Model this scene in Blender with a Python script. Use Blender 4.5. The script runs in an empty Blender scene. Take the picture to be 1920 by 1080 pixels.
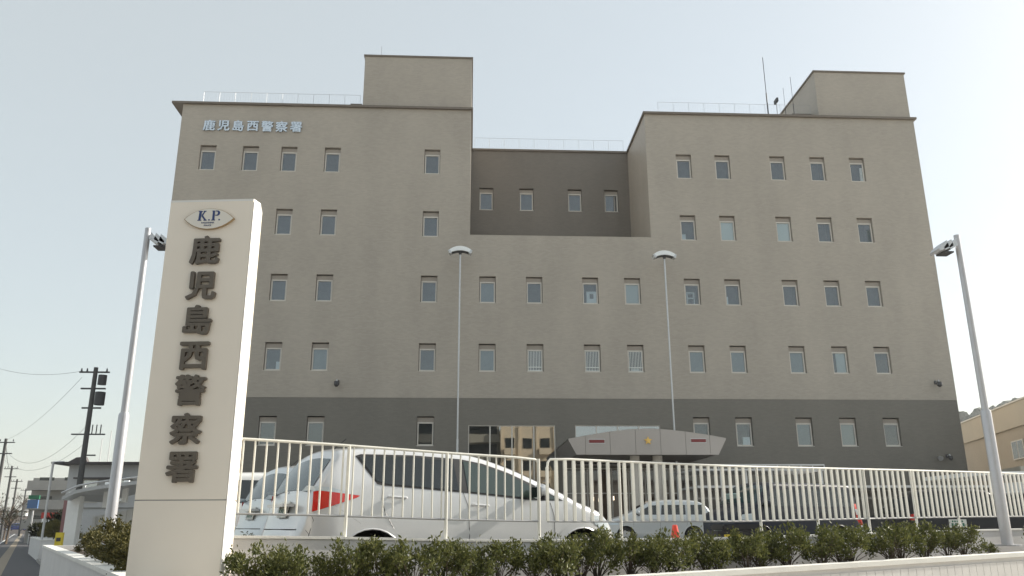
import bpy, bmesh, math, random
from mathutils import Vector, Matrix
from math import sin, cos, radians, pi, sqrt, atan2, tan

SC = bpy.context.scene
COL = SC.collection
E = 1.5                      # eye height above the street

# ------------------------------------------------------------------ camera
PITCH, YAW, ROLL, FPX = 0.28372316, 0.05236444, -0.00358149, 1524.594
def cam_axes():
    f = Vector((sin(YAW)*cos(PITCH), cos(YAW)*cos(PITCH), sin(PITCH)))
    r = Vector((cos(YAW), -sin(YAW), 0)); u = r.cross(f)
    return r*cos(ROLL)+u*sin(ROLL), -r*sin(ROLL)+u*cos(ROLL), f
_r, _u, _f = cam_axes()
cd = bpy.data.cameras.new('camera'); cam = bpy.data.objects.new('camera', cd); COL.objects.link(cam)
cam.matrix_world = Matrix(((_r.x,_u.x,-_f.x,0),(_r.y,_u.y,-_f.y,0),(_r.z,_u.z,-_f.z,E),(0,0,0,1)))
cd.sensor_width = 36; cd.lens = FPX/1920*36; cd.clip_start = .05; cd.clip_end = 5000
SC.camera = cam
# ------------------------------------------------------------------ light
SUN_AZ = radians(22); SUN_EL = radians(29)      # azimuth measured from +X towards +Y
sd = Vector((cos(SUN_AZ)*cos(SUN_EL), sin(SUN_AZ)*cos(SUN_EL), sin(SUN_EL)))
world = bpy.data.worlds.new('World'); SC.world = world; world.use_nodes = True
wt = world.node_tree; bg = wt.nodes['Background']
sky = wt.nodes.new('ShaderNodeTexSky'); sky.sky_type = 'NISHITA'; sky.sun_disc = False
sky.sun_elevation = SUN_EL; sky.sun_rotation = pi/2-SUN_AZ
sky.air_density = 1.15; sky.dust_density = 1.6; sky.ozone_density = 1.6; sky.altitude = 0
veil = wt.nodes.new('ShaderNodeVectorMath'); veil.operation = 'MULTIPLY_ADD'      # thin high haze whitens the whole sky
veil.inputs[1].default_value = (.23, .23, .23); veil.inputs[2].default_value = (1.50, 1.55, 1.42)
wt.links.new(sky.outputs[0], veil.inputs[0]); wt.links.new(veil.outputs[0], bg.inputs[0]); bg.inputs[1].default_value = .15
sl = bpy.data.lights.new('sun', 'SUN'); sl.energy = 3.6; sl.angle = radians(.6); sl.color = (1, .93, .82)
so = bpy.data.objects.new('sun', sl); COL.objects.link(so); so.rotation_euler = sd.to_track_quat('Z', 'Y').to_euler()
so.location = (30, 10, 40)
SC.view_settings.view_transform = 'Standard'; SC.view_settings.look = 'None'
SC.view_settings.exposure = 1.15; SC.view_settings.gamma = 1
SC.render.engine = 'CYCLES'
SC.cycles.max_bounces = 8; SC.cycles.transparent_max_bounces = 12

# ------------------------------------------------------------------ materials
MATS = {}
def mat(name, col, rough=.6, metal=0., spec=.5, noise=0., nscale=8., bump=0., bscale=40., coat=0., emit=None, detail=4, aniso=None):
    if name in MATS: return MATS[name]
    m = bpy.data.materials.new(name); m.use_nodes = True; nt = m.node_tree; b = nt.nodes['Principled BSDF']
    b.inputs['Roughness'].default_value = rough; b.inputs['Metallic'].default_value = metal
    b.inputs['Specular IOR Level'].default_value = spec; b.inputs['Coat Weight'].default_value = coat
    b.inputs['Base Color'].default_value = (*col, 1)
    if emit:
        b.inputs['Emission Color'].default_value = (*col, 1); b.inputs['Emission Strength'].default_value = emit
    tc = nt.nodes.new('ShaderNodeTexCoord')
    src = tc.outputs['Object']
    if aniso:
        mp = nt.nodes.new('ShaderNodeMapping'); mp.inputs['Scale'].default_value = aniso
        nt.links.new(src, mp.inputs[0]); src = mp.outputs[0]
    if noise:
        n = nt.nodes.new('ShaderNodeTexNoise'); n.inputs['Scale'].default_value = nscale; n.inputs['Detail'].default_value = detail
        n.inputs['Roughness'].default_value = .6
        nt.links.new(src, n.inputs['Vector'])
        r = nt.nodes.new('ShaderNodeMapRange'); r.inputs[1].default_value = .25; r.inputs[2].default_value = .75
        r.inputs[3].default_value = 1-noise; r.inputs[4].default_value = 1+noise
        nt.links.new(n.outputs[0], r.inputs[0])
        mx = nt.nodes.new('ShaderNodeVectorMath'); mx.operation = 'SCALE'; mx.inputs[0].default_value = col
        nt.links.new(r.outputs[0], mx.inputs['Scale']); nt.links.new(mx.outputs[0], b.inputs['Base Color'])
        r2 = nt.nodes.new('ShaderNodeMapRange'); r2.inputs[3].default_value = max(0, rough-.08); r2.inputs[4].default_value = min(1, rough+.08)
        nt.links.new(n.outputs[0], r2.inputs[0]); nt.links.new(r2.outputs[0], b.inputs['Roughness'])
    if bump:
        n = nt.nodes.new('ShaderNodeTexNoise'); n.inputs['Scale'].default_value = bscale; n.inputs['Detail'].default_value = 3
        nt.links.new(src, n.inputs['Vector'])
        bp = nt.nodes.new('ShaderNodeBump'); bp.inputs['Strength'].default_value = bump; bp.inputs['Distance'].default_value = .01
        nt.links.new(n.outputs[0], bp.inputs['Height']); nt.links.new(bp.outputs[0], b.inputs['Normal'])
    MATS[name] = m
    return m
def tile_mat(name, col, dark, tw=.235, th=.068):
    m = bpy.data.materials.new(name); m.use_nodes = True; nt = m.node_tree; b = nt.nodes['Principled BSDF']
    tc = nt.nodes.new('ShaderNodeTexCoord')
    sp = nt.nodes.new('ShaderNodeSeparateXYZ'); nt.links.new(tc.outputs['Object'], sp.inputs[0])
    ad = nt.nodes.new('ShaderNodeMath'); ad.operation = 'ADD'; nt.links.new(sp.outputs[0], ad.inputs[0]); nt.links.new(sp.outputs[1], ad.inputs[1])
    cb = nt.nodes.new('ShaderNodeCombineXYZ'); nt.links.new(ad.outputs[0], cb.inputs[0]); nt.links.new(sp.outputs[2], cb.inputs[1])
    br = nt.nodes.new('ShaderNodeTexBrick'); br.inputs['Scale'].default_value = 1; br.inputs['Brick Width'].default_value = tw
    br.inputs['Row Height'].default_value = th; br.inputs['Mortar Size'].default_value = .004; br.inputs['Mortar Smooth'].default_value = .3
    br.inputs['Color1'].default_value = (*[c*1.05 for c in col], 1); br.inputs['Color2'].default_value = (*[c*.95 for c in col], 1)
    br.inputs['Mortar'].default_value = (*dark, 1); nt.links.new(cb.outputs[0], br.inputs['Vector'])
    n = nt.nodes.new('ShaderNodeTexNoise'); n.inputs['Scale'].default_value = .35; n.inputs['Detail'].default_value = 6
    mp = nt.nodes.new('ShaderNodeMapping'); mp.inputs['Scale'].default_value = (1.6, .5, 1); nt.links.new(cb.outputs[0], mp.inputs[0]); nt.links.new(mp.outputs[0], n.inputs['Vector'])
    r = nt.nodes.new('ShaderNodeMapRange'); r.inputs[1].default_value = .3; r.inputs[2].default_value = .7; r.inputs[3].default_value = .93; r.inputs[4].default_value = 1.07
    nt.links.new(n.outputs[0], r.inputs[0])
    mx = nt.nodes.new('ShaderNodeVectorMath'); mx.operation = 'SCALE'; nt.links.new(br.outputs[0], mx.inputs[0]); nt.links.new(r.outputs[0], mx.inputs['Scale'])
    nt.links.new(mx.outputs[0], b.inputs['Base Color']); b.inputs['Roughness'].default_value = .5
    bp = nt.nodes.new('ShaderNodeBump'); bp.inputs['Strength'].default_value = .05; bp.inputs['Distance'].default_value = .004; bp.invert = True
    nt.links.new(br.outputs['Fac'], bp.inputs['Height']); nt.links.new(bp.outputs[0], b.inputs['Normal'])
    MATS[name] = m; return m
def glass_mat(name, tint, trans, refl=.3, rough=.03):
    m = bpy.data.materials.new(name); m.use_nodes = True; nt = m.node_tree; nt.nodes.remove(nt.nodes['Principled BSDF'])
    out = nt.nodes['Material Output']
    tr = nt.nodes.new('ShaderNodeBsdfTransparent'); tr.inputs[0].default_value = (*trans, 1)
    df = nt.nodes.new('ShaderNodeBsdfDiffuse'); df.inputs[0].default_value = (*tint, 1)
    gl = nt.nodes.new('ShaderNodeBsdfGlossy'); gl.inputs['Roughness'].default_value = rough; gl.inputs[0].default_value = (.93, .97, 1, 1)
    m1 = nt.nodes.new('ShaderNodeMixShader'); m1.inputs[0].default_value = .12; nt.links.new(tr.outputs[0], m1.inputs[1]); nt.links.new(df.outputs[0], m1.inputs[2])
    lw = nt.nodes.new('ShaderNodeFresnel'); lw.inputs[0].default_value = 1.5
    r = nt.nodes.new('ShaderNodeMapRange'); r.inputs[1].default_value = .04; r.inputs[2].default_value = 1; r.inputs[3].default_value = refl; r.inputs[4].default_value = 1
    nt.links.new(lw.outputs[0], r.inputs[0])
    tc = nt.nodes.new('ShaderNodeTexCoord'); n = nt.nodes.new('ShaderNodeTexNoise'); n.inputs['Scale'].default_value = .9; n.inputs['Detail'].default_value = 1
    nt.links.new(tc.outputs['Object'], n.inputs['Vector'])
    bp = nt.nodes.new('ShaderNodeBump'); bp.inputs['Strength'].default_value = .02; bp.inputs['Distance'].default_value = .04
    nt.links.new(n.outputs[0], bp.inputs['Height']); nt.links.new(bp.outputs[0], gl.inputs['Normal'])
    m2 = nt.nodes.new('ShaderNodeMixShader'); nt.links.new(r.outputs[0], m2.inputs[0]); nt.links.new(m1.outputs[0], m2.inputs[1]); nt.links.new(gl.outputs[0], m2.inputs[2])
    nt.links.new(m2.outputs[0], out.inputs[0]); MATS[name] = m; return m

M_TILE = tile_mat('warm_grey_tile', (.385, .347, .298), (.348, .313, .268))
M_TILED = tile_mat('dark_grey_tile', (.172, .160, .138), (.153, .143, .122))
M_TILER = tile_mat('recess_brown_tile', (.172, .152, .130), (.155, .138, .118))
M_CORN = mat('brown_metal_coping', (.16, .135, .11), .5, noise=.1)
M_FRAME = mat('beige_aluminium_frame', (.60, .57, .52), .4, noise=.04)
M_HEAD = mat('header_panel_paint', (.33, .29, .25), .5, noise=.06)
M_GLASS = glass_mat('window_glass', (.12, .15, .17), (.80, .86, .88), .165)
M_GLASSB = glass_mat('lobby_glass', (.05, .055, .05), (.45, .45, .42), .42, .015)
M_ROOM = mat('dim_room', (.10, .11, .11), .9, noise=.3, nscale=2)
M_BLIND = mat('pale_blind', (.85, .9, .88), .7)
M_WHITE = mat('white_painted_wall', (.62, .61, .60), .7, noise=.07, nscale=2.5, bump=.25, bscale=60)
M_WALLF = mat('planter_face_render', (.66, .64, .62), .8, noise=.08, nscale=3, bump=.3, bscale=80)
M_TOPW = mat('planter_coping', (.72, .71, .67), .6, noise=.06, nscale=4, bump=.2, bscale=50)
M_PILLAR = mat('cream_enamel_panel', (.88, .81, .71), .38, noise=.02, nscale=2)
M_PILLARW = mat('white_enamel_trim', (.80, .79, .76), .35, noise=.02)
M_CHAR = mat('bronze_letter', (.135, .115, .092), .42, metal=.2, noise=.1)
M_CHARW = mat('silver_letter', (.62, .68, .74), .25, metal=.7, noise=.1)
M_BLUE = mat('navy_print', (.03, .06, .19), .5)
M_GOLDT = mat('tan_rim', (.42, .30, .17), .45, metal=.2)
M_STEEL = mat('galvanised_steel', (.56, .57, .58), .38, metal=.55, noise=.08, nscale=12)
M_RAIL = mat('cream_powder_coat', (.82, .80, .73), .35, metal=0, noise=.06, nscale=10)
M_RAILG = mat('pale_grey_powder_coat', (.70, .69, .63), .35, noise=.06, nscale=10)
M_RAIL2 = mat('grey_powder_coat', (.38, .38, .38), .35, metal=.4, noise=.06, nscale=10)
M_POLE = mat('silver_lamp_pole', (.52, .52, .54), .35, metal=.35, noise=.06, nscale=6)
M_LAMPW = mat('lamp_white', (.8, .82, .82), .25, noise=.03)
M_DARK = mat('dark_metal', (.05, .05, .055), .5, noise=.2)
M_ASPH = mat('asphalt', (.062, .063, .068), .9, noise=.22, nscale=6, bump=.6, bscale=120)
M_PAVE = mat('pale_paving', (.47, .44, .39), .9, noise=.12, nscale=1.5, bump=.3, bscale=60)
M_LOT = mat('lot_asphalt', (.22, .21, .195), .9, noise=.2, nscale=3, bump=.5, bscale=120)
M_SIDE = mat('sidewalk_asphalt', (.085, .085, .09), .9, noise=.18, nscale=5, bump=.5, bscale=100)
M_TAN = mat('tan_paving', (.26, .22, .165), .85, noise=.15, nscale=8, bump=.4, bscale=80)
M_LINE = mat('road_paint', (.62, .62, .60), .7, noise=.18, nscale=20)
M_SOIL = mat('planter_soil', (.085, .066, .05), 1, noise=.35, nscale=14, bump=1, bscale=60)
M_BARK = mat('shrub_bark', (.10, .075, .055), .9, noise=.25, nscale=40)
M_TYRE = mat('tyre_rubber', (.02, .02, .02), .85)
M_BLACK = mat('black_plastic', (.018, .018, .02), .45)
M_CONE = mat('orange_red_plastic', (.85, .075, .04), .45, noise=.04)
M_CONC = mat('grey_concrete', (.30, .29, .275), .85, noise=.12, nscale=2, bump=.3, bscale=30)
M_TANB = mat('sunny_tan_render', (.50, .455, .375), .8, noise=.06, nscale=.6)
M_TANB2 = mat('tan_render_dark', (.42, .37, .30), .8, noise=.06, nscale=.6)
M_HOUSE = mat('grey_blue_siding', (.60, .60, .60), .75, noise=.06, nscale=1)
M_ROOFT = mat('dark_roof_sheet', (.09, .08, .08), .6, noise=.15, nscale=3)
M_CORR = mat('corrugated_sheet', (.58, .58, .56), .55, metal=.2, noise=.06, nscale=2)
M_APT = mat('beige_apartment_render', (.50, .41, .29), .8, noise=.05, nscale=.5)
M_APTD = mat('olive_shaded_render', (.23, .21, .165), .85, noise=.06, nscale=.5)  # shade of the balconies is mixed into this darker olive

def leaf_mat(name, a, b_):
    m = bpy.data.materials.new(name); m.use_nodes = True; nt = m.node_tree; b = nt.nodes['Principled BSDF']
    gi = nt.nodes.new('ShaderNodeNewGeometry'); cr = nt.nodes.new('ShaderNodeValToRGB')
    cr.color_ramp.elements[0].color = (*a, 1); cr.color_ramp.elements[1].color = (*b_, 1)
    nt.links.new(gi.outputs['Random Per Island'], cr.inputs[0]); nt.links.new(cr.outputs[0], b.inputs['Base Color'])
    b.inputs['Roughness'].default_value = .55
    b.inputs['Specular IOR Level'].default_value = .35
    b.inputs['Subsurface Weight'].default_value = 0
    tl = nt.nodes.new('ShaderNodeBsdfTranslucent'); nt.links.new(cr.outputs[0], tl.inputs[0])
    mx = nt.nodes.new('ShaderNodeMixShader'); mx.inputs[0].default_value = .25
    nt.links.new(b.outputs[0], mx.inputs[1]); nt.links.new(tl.outputs[0], mx.inputs[2]); nt.links.new(mx.outputs[0], nt.nodes['Material Output'].inputs[0])
    return m
M_LEAF = leaf_mat('glossy_green_leaf', (.06, .075, .022), (.15, .155, .045))
M_LEAF2 = leaf_mat('olive_azalea_leaf', (.065, .068, .022), (.17, .145, .045))
M_LEAFD = leaf_mat('dark_tree_leaf', (.02, .026, .014), (.05, .055, .025))

# ------------------------------------------------------------------ helpers
def P(x, y, z): return Vector((x, y, z+E))          # z is given from the eye line
class MB:
    def __init__(s): s.v = []; s.f = []; s.mi = []
    def face(s, pts, mi=0):
        n = len(s.v); s.v += [tuple(p) for p in pts]; s.f.append(tuple(range(n, n+len(pts)))); s.mi.append(mi); return s
    def box(s, a, b, mi=0):
        x0, y0, z0 = a; x1, y1, z1 = b
        n = len(s.v); s.v += [(x0,y0,z0),(x1,y0,z0),(x1,y1,z0),(x0,y1,z0),(x0,y0,z1),(x1,y0,z1),(x1,y1,z1),(x0,y1,z1)]
        for q in ((0,3,2,1),(4,5,6,7),(0,1,5,4),(1,2,6,5),(2,3,7,6),(3,0,4,7)):
            s.f.append(tuple(n+i for i in q)); s.mi.append(mi)
        return s
    def prism(s, poly, z0, z1, mi=0):        # vertical prism on a plan polygon (counter-clockwise)
        n = len(s.v); k = len(poly)
        zz0 = z0 if callable(z0) else (lambda p: z0); zz1 = z1 if callable(z1) else (lambda p: z1)
        s.v += [(p[0], p[1], zz0(p)) for p in poly]+[(p[0], p[1], zz1(p)) for p in poly]
        s.f.append(tuple(n+k-1-i for i in range(k))); s.f.append(tuple(n+k+i for i in range(k))); s.mi += [mi, mi]
        for i in range(k):
            j = (i+1) % k; s.f.append((n+i, n+j, n+k+j, n+k+i)); s.mi.append(mi)
        return s
    def extr_y(s, poly, y0, y1, mi=0):       # polygon in xz pushed along y
        n = len(s.v); k = len(poly)
        s.v += [(p[0], y0, p[1]) for p in poly]+[(p[0], y1, p[1]) for p in poly]
        s.f.append(tuple(n+i for i in range(k))); s.f.append(tuple(n+2*k-1-i for i in range(k))); s.mi += [mi, mi]
        for i in range(k):
            j = (i+1) % k; s.f.append((n+j, n+i, n+k+i, n+k+j)); s.mi.append(mi)
        return s
    def tube(s, pts, r, seg=8, mi=0, cap=True):
        pts = [Vector(p) for p in pts]; n0 = len(s.v); rings = len(pts)
        rr = r if isinstance(r, (list, tuple)) else [r]*rings
        for i, p in enumerate(pts):
            d = (pts[min(i+1, rings-1)]-pts[max(i-1, 0)]).normalized()
            a = d.cross(Vector((0, 0, 1)));
            if a.length < 1e-3: a = d.cross(Vector((1, 0, 0)))
            a.normalize(); b = a.cross(d).normalized()
            for k in range(seg):
                t = 2*pi*k/seg; q = p+(a*cos(t)+b*sin(t))*rr[i]; s.v.append(tuple(q))
        for i in range(rings-1):
            for k in range(seg):
                k2 = (k+1) % seg; s.f.append((n0+i*seg+k, n0+(i+1)*seg+k, n0+(i+1)*seg+k2, n0+i*seg+k2)); s.mi.append(mi)
        if cap:
            s.f.append(tuple(n0+k for k in range(seg))); s.f.append(tuple(n0+(rings-1)*seg+seg-1-k for k in range(seg))); s.mi += [mi, mi]
        return s
    def mesh(s, name, mats, smooth=False, fix=True):
        me = bpy.data.meshes.new(name); me.from_pydata(s.v, [], s.f)
        for m in (mats if isinstance(mats, (list, tuple)) else [mats]): me.materials.append(m)
        for p, i in zip(me.polygons, s.mi): p.material_index = i
        if fix:
            bm = bmesh.new(); bm.from_mesh(me); bmesh.ops.recalc_face_normals(bm, faces=bm.faces); bm.to_mesh(me); bm.free()
        if smooth:
            for p in me.polygons: p.use_smooth = True
            try: me.set_sharp_from_angle(angle=radians(40))
            except Exception: pass
        me.update(); return me
    def build(s, name, mats, parent=None, smooth=False, loc=None, fix=True):
        return put(name, s.mesh(name, mats, smooth, fix), parent, loc)
def put(name, me, parent=None, loc=None, rot=None):
    o = bpy.data.objects.new(name, me); COL.objects.link(o)
    if parent is not None: o.parent = parent
    if loc is not None: o.location = loc
    if rot is not None: o.rotation_euler = rot
    return o
def tag(o, label=None, cat=None, group=None, kind=None):
    if label: o['label'] = label
    if cat: o['category'] = cat
    if group: o['group'] = group
    if kind: o['kind'] = kind
    return o
def thing(name, label, cat, loc=(0, 0, 0), rz=0, group=None):
    o = bpy.data.objects.new(name, None); COL.objects.link(o); o.empty_display_size = .2
    o.location = loc; o.rotation_euler = (0, 0, rz); return tag(o, label, cat, group)
def copy_tree(o, parent=None):
    c = o.copy(); COL.objects.link(c); c.parent = parent
    for ch in [x for x in COL.objects if x.parent == o]: copy_tree(ch, c)
    return c
def bevel_mesh(me, w=.01, seg=2):
    bm = bmesh.new(); bm.from_mesh(me)
    bmesh.ops.bevel(bm, geom=list(bm.edges), offset=w, segments=seg, affect='EDGES', clamp_overlap=True); bm.to_mesh(me); bm.free(); return me
_txt = {}
def text_mesh(t, size, ext, off=0., m=None, bevel=0.):
    """lettering as a mesh; off > 0 thickens the strokes by that many metres on every side"""
    key = (t, size, ext, off, m.name if m else '')
    if key in _txt: return _txt[key]
    cu = bpy.data.curves.new('lettering', 'FONT'); cu.body = t; cu.size = size; cu.extrude = ext
    cu.align_x = 'CENTER'; cu.align_y = 'CENTER'; cu.resolution_u = 2
    o = bpy.data.objects.new('lettering', cu); COL.objects.link(o)
    dg = bpy.context.evaluated_depsgraph_get(); me = bpy.data.meshes.new_from_object(o.evaluated_get(dg))
    bpy.data.objects.remove(o); me.name = 'lettering'
    if me.vertices:
        for ax in (0, 1):
            lo = min(v.co[ax] for v in me.vertices); hi = max(v.co[ax] for v in me.vertices)
            for v in me.vertices: v.co[ax] -= (lo+hi)/2
        if off:
            vs = [v.co.copy() for v in me.vertices]; fs = [tuple(p.vertices) for p in me.polygons]; V = []; F = []
            sh = [(0, 0), (1, 0), (-1, 0), (0, 1), (0, -1), (.7, .7), (-.7, .7), (.7, -.7), (-.7, -.7)]
            for k, (a, b) in enumerate(sh):
                n = len(V); dz = 1-k*.012
                V += [(v.x+a*off, v.y+b*off*.8, v.z*dz) for v in vs]; F += [tuple(n+i for i in f) for f in fs]
            me = bpy.data.meshes.new('lettering'); me.from_pydata(V, [], F); me.update()
    me.materials.clear()
    if m: me.materials.append(m)
    _txt[key] = me; return me
def leaves(center, rad, n, size, rng, mb, flat=1., shell=.35, up=.5):
    for _ in range(n):
        while True:
            d = Vector((rng.uniform(-1, 1), rng.uniform(-1, 1), rng.uniform(-1, 1)))
            if d.length < 1 and d.length > shell: break
        c = Vector(center)+Vector((d.x*rad[0], d.y*rad[1], d.z*rad[2]))
        ax = (d.normalized()+Vector((rng.uniform(-.7, .7), rng.uniform(-.7, .7), rng.uniform(-.3, .9)+up))).normalized()
        sd_ = ax.cross(Vector((rng.uniform(-1, 1), rng.uniform(-1, 1), rng.uniform(-1, 1)))).normalized()
        L = size*rng.uniform(.7, 1.3); W = L*.21; nn = ax.cross(sd_)*L*.12
        mb.face([c-sd_*W*.1, c+ax*L*.45+sd_*W+nn, c+ax*L, c+ax*L*.45-sd_*W+nn])
        
# ================================================================== SETTING
BIG = 1500
g = MB().face([(-BIG, -BIG, 0), (BIG, -BIG, 0), (BIG, BIG, 0), (-BIG, BIG, 0)]).build('ground', M_PAVE)
tag(g, kind='structure')
dF = Vector((.894427, .447214, 0)); nF = Vector((-.447214, .894427, 0))
def fenceY(x): return 7.97+.5*x
def frontY(x): return 6.8+.5*x
def wallX(y): return -2.78-.539*(y-7.04)         # outer face of the wall along the street
dL = Vector((-.4745, .880, 0)).normalized(); nL = Vector((dL.y, -dL.x, 0))   # nL points into the lot
# parking lot slab
A = Vector((wallX(22), 22, 0))+nL*.3
lot = [(-2.0, fenceY(-2.0)+.12), (60, fenceY(60)+.12), (75, 130), (wallX(130)+3.5, 130), (wallX(21)+3.2, 21), (wallX(8)+.9, 8)]
o = MB().prism([(p[0], p[1]) for p in lot], -.2, .8).build('parking_lot', M_LOT); tag(o, kind='structure')
# street strips
def strip(name, p0, p1, w, z, m, kind='structure'):
    a = Vector((*p0, 0)); b = Vector((*p1, 0)); d = (b-a).normalized(); n = Vector((d.y, -d.x, 0))*w/2
    o = MB().face([a-n+Vector((0, 0, z)), a+n+Vector((0, 0, z)), b+n+Vector((0, 0, z)), b-n+Vector((0, 0, z))]).build(name, m)
    return tag(o, kind=kind)
# sidewalk (dark), tan band, white line, following the street
base = Vector((-15.0, 30.7, 0)); dS = Vector((-.452, .892, 0)).normalized(); nS = Vector((dS.y, -dS.x, 0))
def sp(off, t): q = base+nS*off+dS*t; return (q.x, q.y)
strip('road', sp(-7.3, -60), sp(-7.3, 260), 11.6, .003, M_ASPH)
strip('sidewalk', sp(-.9, -60), sp(-.9, 260), 2.2, .005, M_SIDE)
strip('tan_paving_band', sp(-1.2, -60), sp(-1.2, 260), .42, .008, M_TAN)
strip('road_marking', sp(-2.45, -60), sp(-2.45, 260), .16, .008, M_LINE)
strip('road_marking', sp(-8.3, -60), sp(-8.3, 260), .16, .008, M_LINE)
strip('road_marking', sp(-12.4, -60), sp(-12.4, 260), .16, .008, M_LINE)
# ------------------------------------------------------------------ hill
rng = random.Random(5)
def hill_h(x, y):
    return 66*math.exp(-((x-330)/95)**2)*math.exp(-((y-430)/90)**2)+34*math.exp(-((x-205)/60)**2-((y-450)/80)**2)
mb = MB(); NX, NY = 40, 24
for j in range(NY+1):
    for i in range(NX+1):
        x = 120+i*10; y = 300+j*12
        mb.v.append((x, y, hill_h(x, y)+rng.uniform(-1, 1)-.5))
for j in range(NY):
    for i in range(NX):
        a = j*(NX+1)+i; mb.f.append((a, a+1, a+NX+2, a+NX+1)); mb.mi.append(0)
M_HILL = mat('wooded_slope', (.05, .065, .04), 1, noise=.3, nscale=.05)
tag(mb.build('hill', M_HILL, smooth=True), kind='structure')
mb = MB()
ico = bmesh.new(); bmesh.ops.create_icosphere(ico, subdivisions=2, radius=1); iv = [v.co.copy() for v in ico.verts]; ifc = [[v.index for v in f.verts] for f in ico.faces]; ico.free()
for _ in range(420):
    x = rng.uniform(225, 420); y = rng.uniform(335, 440)
    z = hill_h(x, y)
    if z < 6: continue
    r = rng.uniform(2.2, 4.6); n = len(mb.v)
    for v in iv:
        k = r*(1+rng.uniform(-.22, .22)); mb.v.append((x+v.x*k, y+v.y*k, z+1.5+v.z*k*1.1))
    for f in ifc: mb.f.append(tuple(n+i for i in f)); mb.mi.append(0)
M_FOR = mat('far_forest', (.05, .062, .045), 1, noise=.35, nscale=.3)
tag(mb.build('forest', M_FOR, fix=False), 'hazy wooded hilltop beyond the tan building', 'forest', kind='stuff')

# ================================================================== POLICE STATION
D = 44.046; XL, XR = -17.11, 27.2; RL, RR = -.1, 10.4; ZT = 24.0; ZN = 16.02; ZB = 6.62; ZG = -.7; DB = 49.5; YB = 62
WW, WH = .926, 1.575
CX = {'W1': -15.84, 'W2': -13.40, 'L1': -11.18, 'L2': -8.66, 'L3': -2.83, 'M1': .46, 'M2': 3.11, 'M3': 6.30, 'M4': 8.72, 'R1': 12.17, 'R2': 14.52, 'R3': 17.88, 'R4': 20.34, 'R5': 22.79}
RZ = {'A': 21.34, 'B': 17.44, 'C': 13.54, 'D': 9.64, 'E': 5.63}
st = thing('police_station', 'wide grey tiled police station with two raised wings and a dark base storey', 'police station', (0, 0, 0))
front_holes = []
wins = []
for r in 'ABCDE':
    for c in CX:
        if c[0] == 'M' and r in 'ABE': continue
        if c[0] == 'W' and r == 'E': continue
        wins.append((c, r, CX[c], RZ[r], D))
recess = [(c, 'A', CX[c], RZ['A']-.04, DB) for c in ('M1', 'M2', 'M3', 'M4')]
BIGW = [(-.07, 4.62, ZG, 5.17), (5.69, 10.35, 3.05, 5.18), (5.0, 12.0, ZG, 2.9)]
def wall_holes(x0, x1, z0, z1, holes, Y, dep, skip=None):
    mb = MB(); xs = sorted({x0, x1}|{v for h in holes for v in h[:2]}|({skip[0], skip[1]} if skip else set()))
    zs = sorted({z0, z1}|{v for h in holes for v in h[2:]}|({skip[2]} if skip else set()))
    for i in range(len(xs)-1):
        for j in range(len(zs)-1):
            cx, cz = (xs[i]+xs[i+1])/2, (zs[j]+zs[j+1])/2
            if any(h[0] < cx < h[1] and h[2] < cz < h[3] for h in holes): continue
            if skip and skip[0] < cx < skip[1] and cz > skip[2]: continue
            mb.face([P(xs[i], Y, zs[j]), P(xs[i+1], Y, zs[j]), P(xs[i+1], Y, zs[j+1]), P(xs[i], Y, zs[j+1])])
    for a, b, c, d in holes:
        mb.face([P(a, Y, c), P(a, Y, d), P(a, Y+dep, d), P(a, Y+dep, c)]); mb.face([P(b, Y, c), P(b, Y+dep, c), P(b, Y+dep, d), P(b, Y, d)])
        mb.face([P(a, Y, d), P(b, Y, d), P(b, Y+dep, d), P(a, Y+dep, d)]); mb.face([P(a, Y, c), P(a, Y+dep, c), P(b, Y+dep, c), P(b, Y, c)])
    return mb
up = [(x, x+WW, z-WH, z) for c, r, x, z, Y in wins if r != 'E']
lo = [(x, x+WW, z-WH, z) for c, r, x, z, Y in wins if r == 'E']+BIGW
mb = wall_holes(XL, XR, ZB, ZT, up, D, .22, (RL, RR, ZN))
mb.face([P(XL, D, ZB), P(XL, D, ZT), P(XL, YB, ZT), P(XL, YB, ZB)]); mb.face([P(XR, D, ZB), P(XR, YB, ZB), P(XR, YB, ZT), P(XR, D, ZT)])
mb.face([P(RL, D, ZN), P(RL, DB, ZN), P(RL, DB, ZT), P(RL, D, ZT)]); mb.face([P(RR, D, ZN), P(RR, D, ZT), P(RR, DB, ZT), P(RR, DB, ZN)])
mb.face([P(RL, D, ZN), P(RR, D, ZN), P(RR, DB, ZN), P(RL, DB, ZN)])
mb.face([P(XL, YB, ZB), P(XR, YB, ZB), P(XR, YB, ZT), P(XL, YB, ZT)])
mb.build('wall', M_TILE, st, fix=False)
mb = wall_holes(XL+.0, XR-.0, ZG, ZB-.002, lo, D+.012, .22)
mb.face([P(XL+.01, D+.012, ZG), P(XL+.01, D+.012, ZB), P(XL+.01, YB, ZB), P(XL+.01, YB, ZG)]); mb.face([P(XR-.01, D+.012, ZG), P(XR-.01, YB, ZG), P(XR-.01, YB, ZB), P(XR-.01, D+.012, ZB)])
mb.face([P(XL, YB-.01, ZG), P(XR, YB-.01, ZG), P(XR, YB-.01, ZB), P(XL, YB-.01, ZB)])
tag(mb.build('base_wall', M_TILED, st, fix=False), 'dark grey tiled ground storey')
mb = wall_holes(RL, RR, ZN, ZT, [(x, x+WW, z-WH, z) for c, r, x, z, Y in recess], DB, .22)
tag(mb.build('recess_wall', M_TILER, st, fix=False), 'dark brown tiled wall set back between the wings')
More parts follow.
